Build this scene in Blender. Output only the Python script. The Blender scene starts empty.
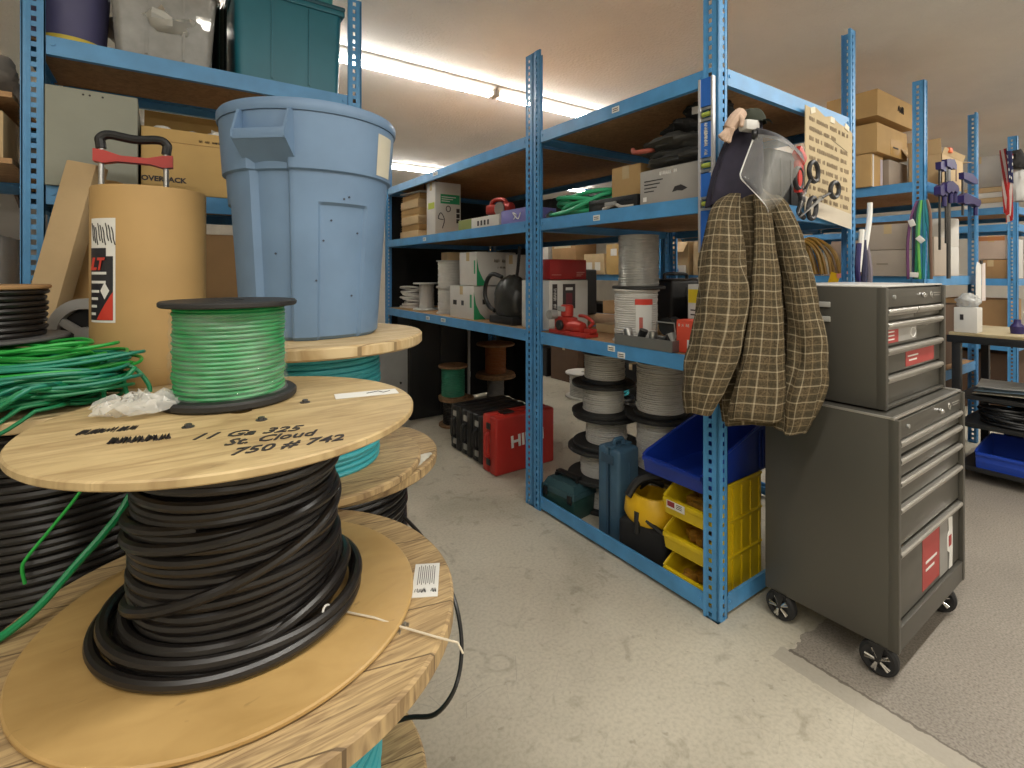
import bpy, bmesh, math, random
from mathutils import Vector, Matrix, Euler, noise
R = math.radians
PI = math.pi
random.seed(11)
scn = bpy.context.scene
col = scn.collection

# ------------------------------------------------------------------ materials
_mats = {}
def nodes(name):
    m = bpy.data.materials.new(name); m.use_nodes = True
    nt = m.node_tree
    return m, nt, nt.nodes['Principled BSDF']
def mat(name, c, rough=.5, metal=0, var=.08, scale=6, bump=0, bscale=60, stretch=None, spec=.5, detail=4):
    """plain coloured surface with a little mottling and optional bump"""
    if name in _mats: return _mats[name]
    m, nt, p = nodes(name)
    N, L = nt.nodes, nt.links
    p.inputs['Roughness'].default_value = rough
    p.inputs['Metallic'].default_value = metal
    p.inputs['Specular IOR Level'].default_value = spec
    tc = N.new('ShaderNodeTexCoord')
    mp = N.new('ShaderNodeMapping')
    if stretch: mp.inputs['Scale'].default_value = stretch
    L.new(tc.outputs['Object'], mp.inputs['Vector'])
    nz = N.new('ShaderNodeTexNoise'); nz.inputs['Scale'].default_value = scale; nz.inputs['Detail'].default_value = detail
    L.new(mp.outputs[0], nz.inputs['Vector'])
    cr = N.new('ShaderNodeValToRGB')
    cr.color_ramp.elements[0].position = .3; cr.color_ramp.elements[1].position = .7
    cr.color_ramp.elements[0].color = tuple(max(0, v*(1-var)) for v in c)+(1,)
    cr.color_ramp.elements[1].color = tuple(min(1, v*(1+var)) for v in c)+(1,)
    L.new(nz.outputs['Fac'], cr.inputs['Fac']); L.new(cr.outputs[0], p.inputs['Base Color'])
    if bump:
        n2 = N.new('ShaderNodeTexNoise'); n2.inputs['Scale'].default_value = bscale; n2.inputs['Detail'].default_value = 3
        L.new(mp.outputs[0], n2.inputs['Vector'])
        b = N.new('ShaderNodeBump'); b.inputs['Strength'].default_value = bump; b.inputs['Distance'].default_value = .01
        L.new(n2.outputs['Fac'], b.inputs['Height']); L.new(b.outputs[0], p.inputs['Normal'])
    _mats[name] = m
    return m
def emit(name, c, s):
    if name in _mats: return _mats[name]
    m, nt, p = nodes(name)
    p.inputs['Base Color'].default_value = c+(1,)
    p.inputs['Emission Color'].default_value = c+(1,); p.inputs['Emission Strength'].default_value = s
    _mats[name] = m
    return m
def glassy(name, c, alpha, rough=.1, lo=.7, hi=1.3, sc=25):
    """thin clear plastic: part see-through, part glossy"""
    if name in _mats: return _mats[name]
    m, nt, p = nodes(name); N, L = nt.nodes, nt.links
    p.inputs['Base Color'].default_value = c+(1,); p.inputs['Roughness'].default_value = rough
    tc = N.new('ShaderNodeTexCoord'); nz = N.new('ShaderNodeTexNoise'); nz.inputs['Scale'].default_value = sc
    L.new(tc.outputs['Object'], nz.inputs['Vector'])
    mr = N.new('ShaderNodeMapRange'); mr.inputs['To Min'].default_value = alpha*lo; mr.inputs['To Max'].default_value = min(1, alpha*hi)
    L.new(nz.outputs['Fac'], mr.inputs['Value']); L.new(mr.outputs[0], p.inputs['Alpha'])
    _mats[name] = m
    return m

def wood(name, c1, c2, scale=5, stretch=(1, 9, 1), rough=.6, plank=0, ang=0, stain=0):
    if name in _mats: return _mats[name]
    m, nt, p = nodes(name); N, L = nt.nodes, nt.links
    p.inputs['Roughness'].default_value = rough
    tc = N.new('ShaderNodeTexCoord'); mp = N.new('ShaderNodeMapping')
    mp.inputs['Scale'].default_value = stretch; mp.inputs['Rotation'].default_value = (0, 0, ang)
    L.new(tc.outputs['Object'], mp.inputs['Vector'])
    nz = N.new('ShaderNodeTexNoise'); nz.inputs['Scale'].default_value = scale; nz.inputs['Detail'].default_value = 8; nz.inputs['Distortion'].default_value = 1.2
    L.new(mp.outputs[0], nz.inputs['Vector'])
    cr = N.new('ShaderNodeValToRGB'); e = cr.color_ramp.elements
    e[0].position = .33; e[1].position = .62; e[0].color = c2+(1,); e[1].color = c1+(1,)
    L.new(nz.outputs['Fac'], cr.inputs['Fac'])
    out = cr.outputs[0]
    n3 = N.new('ShaderNodeTexNoise'); n3.inputs['Scale'].default_value = 3.5; n3.inputs['Detail'].default_value = 5
    L.new(tc.outputs['Object'], n3.inputs['Vector'])
    mx = N.new('ShaderNodeMix'); mx.data_type = 'RGBA'; mx.blend_type = 'MULTIPLY'
    c3 = N.new('ShaderNodeValToRGB'); c3.color_ramp.elements[0].position = .3; c3.color_ramp.elements[0].color = (.72, .68, .6, 1); c3.color_ramp.elements[1].position = .6
    L.new(n3.outputs['Fac'], c3.inputs['Fac'])
    mx.inputs[0].default_value = .6; L.new(out, mx.inputs[6]); L.new(c3.outputs[0], mx.inputs[7]); out = mx.outputs[2]
    if plank:
        m2 = N.new('ShaderNodeMapping'); m2.inputs['Rotation'].default_value = (0, 0, ang)
        L.new(tc.outputs['Object'], m2.inputs['Vector'])
        sp = N.new('ShaderNodeSeparateXYZ'); L.new(m2.outputs[0], sp.inputs[0])
        d = N.new('ShaderNodeMath'); d.operation = 'MULTIPLY'; d.inputs[1].default_value = 1/plank; L.new(sp.outputs['Y'], d.inputs[0])
        f = N.new('ShaderNodeMath'); f.operation = 'FRACT'; L.new(d.outputs[0], f.inputs[0])
        g = N.new('ShaderNodeMath'); g.operation = 'LESS_THAN'; g.inputs[1].default_value = .025; L.new(f.outputs[0], g.inputs[0])
        mx2 = N.new('ShaderNodeMix'); mx2.data_type = 'RGBA'; L.new(g.outputs[0], mx2.inputs[0]); L.new(out, mx2.inputs[6])
        mx2.inputs[7].default_value = tuple(v*.55 for v in c2)+(1,); out = mx2.outputs[2]
    if stain:
        n4 = N.new('ShaderNodeTexNoise'); n4.inputs['Scale'].default_value = 17; n4.inputs['Detail'].default_value = 3; n4.inputs['Distortion'].default_value = .5
        L.new(mp.outputs[0], n4.inputs['Vector'])
        c4 = N.new('ShaderNodeValToRGB'); c4.color_ramp.elements[0].position = .66; c4.color_ramp.elements[1].position = .74
        c4.color_ramp.elements[0].color = (0, 0, 0, 1); c4.color_ramp.elements[1].color = (stain, stain, stain, 1)
        L.new(n4.outputs['Fac'], c4.inputs['Fac'])
        mx4 = N.new('ShaderNodeMix'); mx4.data_type = 'RGBA'; L.new(c4.outputs[0], mx4.inputs[0]); L.new(out, mx4.inputs[6]); mx4.inputs[7].default_value = tuple(v*.35 for v in c2)+(1,); out = mx4.outputs[2]
    L.new(out, p.inputs['Base Color'])
    b = N.new('ShaderNodeBump'); b.inputs['Strength'].default_value = .25; b.inputs['Distance'].default_value = .004
    L.new(nz.outputs['Fac'], b.inputs['Height']); L.new(b.outputs[0], p.inputs['Normal'])
    _mats[name] = m
    return m

BLUE = mat('blue_rack_paint', (.075, .28, .56), .38, var=.12, scale=9)
DECK = wood('particle_board', (.50, .30, .15), (.36, .21, .10), 30, (1, 1, 1), .8)
WHITE = mat('white_paper', (.75, .74, .70), .7, var=.05)
BLACKP = mat('black_plastic', (.012, .012, .013), .42, var=.3)
BLACKF = mat('black_flange', (.02, .02, .02), .55, var=.3)
CABLE = mat('black_cable_jacket', (.014, .012, .011), .30, var=.25, scale=3)
KRAFT = mat('kraft_cardboard', (.50, .32, .13), .75, var=.1, scale=4, bump=.06)
KRAFT2 = mat('pale_cardboard', (.55, .40, .22), .75, var=.1, scale=4, bump=.06)
KRAFT3 = mat('brown_cardboard', (.36, .21, .09), .75, var=.12, scale=4, bump=.06)
TAPE = mat('packing_tape', (.55, .42, .24), .25, var=.05)
WBOX = mat('white_cardboard', (.62, .60, .56), .65, var=.05)
GBOX = mat('grey_cardboard', (.46, .43, .39), .7, var=.06)
INK = mat('marker_ink', (.025, .02, .02), .6)
GREYINK = mat('faint_ink', (.23, .20, .15), .7)
REDP = mat('red_plastic', (.46, .03, .02), .4, var=.12)
REDB = mat('red_print', (.62, .05, .03), .5, var=.06)
ORNG = mat('orange_red_box', (.70, .08, .04), .55, var=.05)
STEEL = mat('brushed_steel', (.55, .55, .54), .32, 1, var=.08, stretch=(1, 1, 30))
GREYM = mat('grey_metal', (.34, .34, .32), .45, .3, var=.08)
DKGREEN = mat('dark_green_plastic', (.02, .06, .05), .45, var=.2)
GREENP = mat('green_print', (.02, .30, .12), .5)
WIRE_W = mat('white_wire', (.60, .58, .54), .5, var=.1, scale=10)
WIRE_G = mat('green_wire', (.005, .27, .07), .36, var=.25, scale=14)
WIRE_T = mat('teal_cable', (.05, .37, .42), .40, var=.2, scale=5)
PLY = wood('plywood', (.60, .455, .235), (.40, .28, .135), 4, (1.2, 7, 1), .55, ang=.5, stain=.4)
MASON = wood('smooth_fibreboard', (.55, .36, .14), (.47, .30, .11), 5, (1, 2.2, 1), .42, ang=.4, stain=.55)
PLANK = wood('weathered_planks', (.56, .40, .20), (.26, .17, .085), 7, (1, 13, 1), .7, plank=.14, ang=.25, stain=.6)
PLANK2 = wood('pale_planks', (.66, .52, .30), (.48, .33, .16), 5, (1, 11, 1), .65, plank=.1, ang=-.3)
CLEARW = glassy('clear_wrap', (.66, .70, .66), .10, .06, -1.2, 3.2, 9)
WRAPS = glassy('crumpled_wrap', (.80, .80, .76), .35, .12)

# ------------------------------------------------------------------ mesh builder
class B:
    def __init__(s): s.bm = bmesh.new(); s.M = Matrix.Identity(4)
    def v(s, p): return s.bm.verts.new(s.M @ Vector(p))
    def f(s, vs):
        try: return s.bm.faces.new(vs)
        except ValueError: return None
    def hull8(s, lo, hi, z0, z1):
        """frustum box: lo/hi = (x0,x1,y0,y1)"""
        a = [s.v((lo[i], lo[j], z0)) for i, j in ((0, 2), (1, 2), (1, 3), (0, 3))]
        b = [s.v((hi[i], hi[j], z1)) for i, j in ((0, 2), (1, 2), (1, 3), (0, 3))]
        fs = [s.f(a[::-1]), s.f(b)]
        for i in range(4): fs.append(s.f([a[i], a[(i+1) % 4], b[(i+1) % 4], b[i]]))
        return fs
    def box(s, c, d, rot=0, bev=0, taper=1, seg=2):
        M0 = s.M
        s.M = M0 @ Matrix.Translation(c) @ (rot if isinstance(rot, Matrix) else Matrix.Rotation(rot, 4, 'Z'))
        x, y, z = d[0]/2, d[1]/2, d[2]/2
        fs = s.hull8((-x*taper, x*taper, -y*taper, y*taper), (-x, x, -y, y), -z, z)
        s.M = M0
        if bev:
            es = {e for f in fs for e in f.edges}
            bmesh.ops.bevel(s.bm, geom=list(es), offset=bev, segments=seg, profile=.6, affect='EDGES', clamp_overlap=True)
        return s
    def lathe(s, prof, seg=32, c=(0, 0, 0), rot=None, caps=True):
        """prof: (r,z) from bottom to top"""
        M0 = s.M; s.M = M0 @ Matrix.Translation(c) @ (rot or Matrix.Identity(4))
        rings = []
        for r, z in prof:
            if r < 1e-6: rings.append([s.v((0, 0, z))])
            else: rings.append([s.v((r*math.cos(2*PI*i/seg), r*math.sin(2*PI*i/seg), z)) for i in range(seg)])
        for a, b in zip(rings, rings[1:]):
            for i in range(seg):
                j = (i+1) % seg
                if len(a) == 1 and len(b) == 1: continue
                if len(a) == 1: s.f([a[0], b[j], b[i]])
                elif len(b) == 1: s.f([a[i], a[j], b[0]])
                else: s.f([a[i], a[j], b[j], b[i]])
        if caps:
            if len(rings[0]) > 1: s.f(rings[0][::-1])
            if len(rings[-1]) > 1: s.f(rings[-1])
        s.M = M0
        return s
    def cyl(s, c, r, h, seg=24, rot=None, r2=None, bev=0):
        r2 = r if r2 is None else r2
        if bev: return s.lathe([(r-bev, 0), (r, bev), (r2, h-bev), (r2-bev, h)], seg, c, rot)
        return s.lathe([(r, 0), (r2, h)], seg, c, rot)
    def tube(s, pts, r, seg=8, closed=False, sx=1):
        pts = [Vector(p) for p in pts]; n = len(pts)
        rr = r if isinstance(r, (list, tuple)) else [r]*n
        rings = []; up = None
        for i in range(n):
            t = (pts[(i+1) % n]-pts[i-1]) if closed else (pts[min(i+1, n-1)]-pts[max(i-1, 0)])
            if t.length < 1e-9: t = Vector((0, 0, 1))
            t.normalize()
            if up is None:
                up = Vector((0, 0, 1)) if abs(t.z) < .9 else Vector((1, 0, 0))
            a = t.cross(up)
            if a.length < 1e-4: a = t.orthogonal()
            a.normalize(); b = a.cross(t).normalized(); up = b
            rings.append([s.v(pts[i]+a*(rr[i]*sx*math.cos(2*PI*k/seg))+b*(rr[i]*math.sin(2*PI*k/seg))) for k in range(seg)])
        m = n if closed else n-1
        for i in range(m):
            A, Bq = rings[i], rings[(i+1) % n]
            for k in range(seg): s.f([A[k], A[(k+1) % seg], Bq[(k+1) % seg], Bq[k]])
        if not closed:
            s.f(rings[0][::-1]); s.f(rings[-1])
        return s
    def prism(s, poly, a0, a1, axis='z'):
        """poly 2D extruded along axis; axis 'x': poly=(y,z); 'y': poly=(x,z)"""
        def P(u, w, a): return {'z': (u, w, a), 'x': (a, u, w), 'y': (u, a, w)}[axis]
        A = [s.v(P(u, w, a0)) for u, w in poly]; C = [s.v(P(u, w, a1)) for u, w in poly]
        s.f(A[::-1]); s.f(C); n = len(poly)
        for i in range(n): s.f([A[i], A[(i+1) % n], C[(i+1) % n], C[i]])
        return s
    def grid(s, fn, nu, nv, uv=False, closed_u=False):
        V = [[s.v(fn(i/(nu if closed_u else nu-1), j/(nv-1))) for i in range(nu)] for j in range(nv)]
        lay = s.bm.loops.layers.uv.verify() if uv else None
        for j in range(nv-1):
            for i in range(nu if closed_u else nu-1):
                k = (i+1) % nu
                f = s.f([V[j][i], V[j][k], V[j+1][k], V[j+1][i]])
                if uv and f:
                    dn = nu if closed_u else nu-1
                    for lp, (a, b) in zip(f.loops, ((i, j), (i+1, j), (i+1, j+1), (i, j+1))): lp[lay].uv = (a/dn, b/(nv-1))
        return s
    def ring(s, c, rx, ry, r, n=40, seg=6, wob=.0, tilt=(0, 0), ph=0, zw=0, zmin=-9):
        pts = []
        for i in range(n):
            a = 2*PI*i/n
            k = 1+wob*math.sin(2*a+ph)+wob*.6*math.sin(3*a+ph*1.7)
            x, y = rx*k*math.cos(a), ry*k*math.sin(a)
            pts.append((c[0]+x, c[1]+y, max(zmin, c[2]+tilt[0]*x+tilt[1]*y+zw*math.sin(2*a+ph*2))))
        return s.tube(pts, r, seg, True)
    def obj(s, name, m, parent=None, smooth=True, loc=None, ang=35):
        bmesh.ops.recalc_face_normals(s.bm, faces=s.bm.faces)
        me = bpy.data.meshes.new(name); s.bm.to_mesh(me); s.bm.free()
        for x in (m if isinstance(m, (list, tuple)) else [m]): me.materials.append(x)
        o = bpy.data.objects.new(name, me); col.objects.link(o)
        if smooth and len(me.polygons):
            me.polygons.foreach_set('use_smooth', [True]*len(me.polygons))
            me.set_sharp_from_angle(angle=R(ang))
        if parent is not None: o.parent = parent
        if loc is not None: o.location = loc
        return o

def tag(o, label, cat, group=None, kind=None):
    o['label'] = label; o['category'] = cat
    if group: o['group'] = group
    if kind: o['kind'] = kind
    return o
def thing(name, label, cat, loc=(0, 0, 0), rz=0, group=None):
    o = bpy.data.objects.new(name, None); o.empty_display_size = .1; col.objects.link(o)
    o.location = loc; o.rotation_euler = (0, 0, rz)
    return tag(o, label, cat, group)
def solo(name, label, cat, b, m, loc=(0, 0, 0), rz=0, group=None, **k):
    o = b.obj(name, m, None, **k); o.location = loc; o.rotation_euler = (0, 0, rz)
    return tag(o, label, cat, group)
def struct(name, b, m, **k):
    o = b.obj(name, m, **k); o['kind'] = 'structure'
    return o
def copy_tree(o, parent=None):
    c = o.copy(); col.objects.link(c)
    if parent is not None: c.parent = parent
    for ch in list(o.children): copy_tree(ch, c)
    return c
def text(s, size, m, parent, loc, rot, name='lettering', bold=0, shear=0, depth=.0006, sx=1):
    cu = bpy.data.curves.new('t', 'FONT'); cu.body = s; cu.size = size; cu.extrude = depth; cu.shear = shear
    cu.align_x = 'CENTER'; cu.align_y = 'CENTER'; cu.offset = bold; cu.resolution_u = 2; cu.space_line = .85
    t = bpy.data.objects.new('t', cu); col.objects.link(t)
    bpy.context.view_layer.update()
    me = bpy.data.meshes.new_from_object(t.evaluated_get(bpy.context.evaluated_depsgraph_get()))
    bpy.data.objects.remove(t); bpy.data.curves.remove(cu)
    me.materials.clear(); me.materials.append(m)
    o = bpy.data.objects.new(name, me); col.objects.link(o); o.parent = parent
    o.location = loc; o.rotation_euler = rot; o.scale = (sx, 1, 1)
    return o
def blab(b, path, r=.0012, seg=4): b.tube(path, r, seg)
def scribble(b, x0, x1, z, h, fn, rnd, r=.0015):
    """a line of illegible handwriting; fn maps (u,w) to 3D"""
    x = x0
    while x < x1:
        w = rnd.uniform(.3, .6)*h; n = rnd.randint(2, 4)
        pts = []
        for i in range(n*2+1): pts.append(fn(x+i*w/(n*2), z+(h*rnd.uniform(.3, .5) if i % 2 else -h*rnd.uniform(.3, .5))))
        b.tube(pts, r, 4); x += w*1.25+(h*.7 if rnd.random() < .25 else 0)

# faces of a box-shaped thing (size sx,sy,h; root at centre of base)
def fpt(d, face, u, v, off=.0008):
    sx, sy, h = d
    if face == '-y': return (-sx/2+u*sx, -sy/2-off, v*h)
    if face == '-x': return (-sx/2-off, sy/2-u*sy, v*h)
    return (-sx/2+u*sx, -sy/2+v*sy, h+off)
FROT = {'-y': (PI/2, 0, 0), '-x': (PI/2, 0, -PI/2), 'top': (0, 0, 0)}
def panel(root, d, face, u0, u1, v0, v1, m, name='printed_panel', t=.001, off=0):
    p = fpt(d, face, (u0+u1)/2, (v0+v1)/2, t/2+off+.0002)
    sx, sy, h = d
    s = {'-y': ((u1-u0)*sx, t, (v1-v0)*h), '-x': (t, (u1-u0)*sy, (v1-v0)*h), 'top': ((u1-u0)*sx, (v1-v0)*sy, t)}[face]
    return B().box(p, s).obj(name, m, root, smooth=False)
def ftext(root, d, face, u, v, size, s, m=INK, bold=0, shear=0, sx=1, off=.0016, tilt=0):
    r = FROT[face]
    e = (Euler(r).to_matrix() @ Matrix.Rotation(tilt, 3, 'Z')).to_euler()
    return text(s, size, m, root, fpt(d, face, u, v, off), e, bold=bold, shear=shear, sx=sx)
def fmarks(root, d, face, u, v, wid, h, m, vert=False):
    """a printed word too small to read, as short strokes on the face"""
    rl = random.Random(int(u*100+v*77+wid*1000)); b = B(); sx, sy, hh = d
    def fn(a, w):
        du, dv = (-w, a) if vert else (a, w)
        return fpt(d, face, u+du/(sy if face == '-x' else sx), v+dv/hh, .0012)
    scribble(b, -wid/2, wid/2-h*.4, 0, h, fn, rl, max(.0008, h*.06))
    return b.obj('lettering', m, root)
def carton(name, label, x0, x1, y0, y1, z0, h, m=KRAFT, cat='box', rz=0, group=None, tape=TAPE, open_flaps=None, inside=None):
    d = (x1-x0, y1-y0, h)
    t = thing(name, label, cat, ((x0+x1)/2, (y0+y1)/2, z0), rz, group)
    b = B()
    if open_flaps:
        w = .004
        b.box((0, 0, w/2), (d[0], d[1], w))
        for sx in (-1, 1): b.box((sx*(d[0]/2-w/2), 0, h/2), (w, d[1], h))
        for sy in (-1, 1): b.box((0, sy*(d[1]/2-w/2), h/2), (d[0], w, h))
    else:
        b.box((0, 0, h/2), (d[0], d[1], h), bev=min(.006, h*.04))
        # folded top flaps: two leaves with a seam down the middle
        g = .002
        for sy in (-1, 1): b.box((0, sy*(d[1]/4+g/4), h+.001), (d[0]*.985, d[1]/2*.97-g, .002))
    b.obj('carton_body', m, t)
    if open_flaps:
        for side, ang, *wd in open_flaps:
            f = B(); L = (d[1] if side in ('-x', '+x') else d[0]); W = wd[0] if wd else min(d[0], d[1])*.5
            q = {'-x': PI/2, '+x': -PI/2, '-y': PI, '+y': 0}[side]
            # local: flap hinged on +y edge, rotating about x
            f.M = Matrix.Rotation(q, 4, 'Z') @ Matrix.Translation((0, (d[0] if side in ('-x', '+x') else d[1])/2, h)) @ Matrix.Rotation(ang, 4, 'X')
            f.box((0, W/2, 0), (L*.99, W, .004)); f.obj('flap', m, t)
    elif tape:
        f = B(); f.box((0, 0, h+.0026), (d[0]*.99, .05, .001))
        f.box((-d[0]/2-.0006, 0, h-.035), (.001, .05, .07)); f.obj('tape', tape, t, smooth=False)
    return t, d

# ------------------------------------------------------------------ setting
def concrete():
    m, nt, p = nodes('concrete_floor'); N, L = nt.nodes, nt.links
    tc = N.new('ShaderNodeTexCoord')
    def ns(s, d=6, dist=0):
        n = N.new('ShaderNodeTexNoise'); n.inputs['Scale'].default_value = s; n.inputs['Detail'].default_value = d; n.inputs['Distortion'].default_value = dist
        L.new(tc.outputs['Object'], n.inputs['Vector']); return n.outputs['Fac']
    def ramp(src, stops):
        c = N.new('ShaderNodeValToRGB'); e = c.color_ramp.elements
        while len(e) < len(stops): e.new(.5)
        for el, (q, cc) in zip(e, stops): el.position = q; el.color = cc+(1,)
        L.new(src, c.inputs['Fac']); return c.outputs[0]
    def mix(a, b, fac, mode='MIX'):
        x = N.new('ShaderNodeMix'); x.data_type = 'RGBA'; x.blend_type = mode
        for sck, val in ((x.inputs[0], fac), (x.inputs[6], a), (x.inputs[7], b)):
            if isinstance(val, (int, float)): sck.default_value = val
            elif isinstance(val, tuple): sck.default_value = val+(1,)
            else: L.new(val, sck)
        return x.outputs[2]
    def math_(op, a, b=None):
        x = N.new('ShaderNodeMath'); x.operation = op
        for i, val in enumerate((a, b)):
            if val is None: continue
            if isinstance(val, (int, float)): x.inputs[i].default_value = val
            else: L.new(val, x.inputs[i])
        return x.outputs[0]
    big = ramp(ns(1.3, 8, .6), [(.28, (.40, .365, .285)), (.5, (.53, .485, .39)), (.72, (.60, .555, .45))])
    fine = ramp(ns(70, 4), [(.32, (.74, .74, .73)), (.58, (1, 1, 1))])
    light = mix(big, fine, .6, 'MULTIPLY')
    dirt = ramp(ns(7, 10, 1.5), [(.30, (.60, .58, .54)), (.42, (1, 1, 1))])
    light = mix(light, dirt, .55, 'MULTIPLY')
    # hairline scratches
    vo = N.new('ShaderNodeTexVoronoi'); vo.feature = 'DISTANCE_TO_EDGE'; vo.inputs['Scale'].default_value = 5
    w = N.new('ShaderNodeMapping'); w.inputs['Scale'].default_value = (1, 2.6, 1); L.new(tc.outputs['Object'], w.inputs[0])
    L.new(w.outputs[0], vo.inputs['Vector'])
    sc = math_('LESS_THAN', vo.outputs['Distance'], .004)
    sc = math_('MULTIPLY', sc, math_('GREATER_THAN', ns(3, 2), .55))
    light = mix(light, (.33, .30, .25), math_('MULTIPLY', sc, .5))
    spots = ramp(ns(28, 2), [(.68, (1, 1, 1)), (.76, (.55, .53, .5))]); light = mix(light, spots, .6, 'MULTIPLY')
    # rough darker slab beyond the joint
    rough = ramp(ns(120, 5), [(.3, (.19, .165, .135)), (.5, (.30, .265, .22)), (.7, (.37, .33, .28))])
    rough = mix(rough, ramp(ns(2.2, 6), [(.3, (.75, .75, .75)), (.65, (1.0, 1.0, 1.0))]), .7, 'MULTIPLY')
    sp = N.new('ShaderNodeSeparateXYZ'); L.new(tc.outputs['Object'], sp.inputs[0])
    wob = math_('MULTIPLY', math_('SUBTRACT', ns(9, 6), .5), .10)
    wob2 = math_('MULTIPLY', math_('SUBTRACT', ns(30, 6), .5), .03)
    xx = math_('ADD', sp.outputs['X'], wob2)
    yy = math_('ADD', sp.outputs['Y'], wob)
    isr = math_('MULTIPLY', math_('GREATER_THAN', xx, 2.035), math_('LESS_THAN', yy, 1.0))
    isr2 = math_('GREATER_THAN', sp.outputs['X'], 3.42)
    isr = math_('MAXIMUM', isr, math_('MULTIPLY', isr2, math_('LESS_THAN', yy, 1.25)))
    strip = math_('MULTIPLY', math_('GREATER_THAN', sp.outputs['X'], 1.95), math_('LESS_THAN', xx, 2.035))
    strip = math_('MULTIPLY', strip, math_('LESS_THAN', yy, 1.02))
    edge = math_('MULTIPLY', math_('LESS_THAN', math_('ABSOLUTE', math_('SUBTRACT', xx, 2.037)), .006), math_('LESS_THAN', yy, 1.0))
    c = mix(light, mix(light, (.37, .335, .28), .75), strip)
    c = mix(c, rough, isr)
    c = mix(c, (.12, .10, .08), math_('MULTIPLY', edge, .8))
    L.new(c, p.inputs['Base Color']); p.inputs['Roughness'].default_value = .55
    b = N.new('ShaderNodeBump'); b.inputs['Strength'].default_value = .25; b.inputs['Distance'].default_value = .004
    L.new(math_('ADD', ns(60, 6), math_('MULTIPLY', math_('MULTIPLY', ns(190, 4), isr), 1.6)), b.inputs['Height'])
    L.new(b.outputs[0], p.inputs['Normal'])
    return m
X0, X1, Y0, Y1, HC = -3.2, 11.5, -5, 12, 3.25
struct('floor', B().box(((X0+X1)/2, (Y0+Y1)/2, -.05), (X1-X0+.4, Y1-Y0+.4, .1)), concrete(), smooth=False)
CEIL = mat('textured_ceiling', (.80, .785, .765), .9, var=.04, scale=2, bump=.9, bscale=45)
WALL = mat('painted_wall', (.62, .58, .51), .85, var=.04, bump=.15)
struct('ceiling', B().box(((X0+X1)/2, (Y0+Y1)/2, HC+.05), (X1-X0+.4, Y1-Y0+.4, .1)), CEIL, smooth=False)
struct('wall_back', B().box(((X0+X1)/2, Y1+.05, HC/2), (X1-X0+.4, .1, HC)), WALL, smooth=False)
struct('wall_front', B().box(((X0+X1)/2, Y0-.05, HC/2), (X1-X0+.4, .1, HC)), WALL, smooth=False)
struct('wall_left', B().box((X0-.05, (Y0+Y1)/2, HC/2), (.1, Y1-Y0, HC)), WALL, smooth=False)
struct('wall_right', B().box((X1+.05, (Y0+Y1)/2, HC/2), (.1, Y1-Y0, HC)), WALL, smooth=False)

# ceiling lights: strips hung just under the ceiling, running along X
TUBE = emit('lit_tube', (1, .97, .90), 30)
HOUS = mat('white_fixture_enamel', (.70, .68, .64), .4)
def fixture(x, y, label):
    t = thing('fluorescent_light', label, 'ceiling light', (x, y, HC-.001), 0, 'fluorescent strips on the ceiling')
    b = B(); b.prism([(-.065, 0), (-.065, -.02), (-.035, -.055), (.035, -.055), (.065, -.02), (.065, 0)], -1.2, 1.2, 'x')
    b.obj('housing', HOUS, t)
    for s in (-1, 1):
        B().cyl((-1.17, s*.03, -.078), .016, 2.34, 10, Matrix.Rotation(PI/2, 4, 'Y')).obj('tube', TUBE, t)
    for s in (-1, 1):
        B().box((s*1.185, 0, -.07), (.03, .1, .06), bev=.004).obj('socket', HOUS, t)
    return t
for i, x in enumerate((1.35, 3.77, 6.19, 8.6)):
    fixture(x, 3.98, ('fluorescent ceiling strip with bare white tubes just beyond the left blue rack post', 'fluorescent ceiling strip with bare tubes above the middle blue rack', 'fluorescent ceiling strip hidden above the rows of shelving', 'fluorescent ceiling strip at the far end above the shelving')[i])
for i, x in enumerate((1.2, 3.62, 6.04)):
    fixture(x, 7.65, ('fluorescent ceiling strip deep in the room behind the blue bin', 'distant fluorescent ceiling strip glimpsed just above the blue bin rim', 'distant fluorescent strip above the back of the shelving')[i])
def lamp(x, y, sx, sy, w):
    l = bpy.data.lights.new('ceiling_lamp', 'AREA'); l.shape = 'RECTANGLE'; l.size = sx; l.size_y = sy; l.energy = w; l.color = (1, .96, .88)
    o = bpy.data.objects.new('ceiling_lamp', l); col.objects.link(o); o.location = (x, y, HC-.09)
for y in (.1, -3.5):
    for x in (-1.2, 1.3, 3.8, 6.3, 8.8): lamp(x, y, 2.3, .12, 37 if y > 0 else 48)

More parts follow.
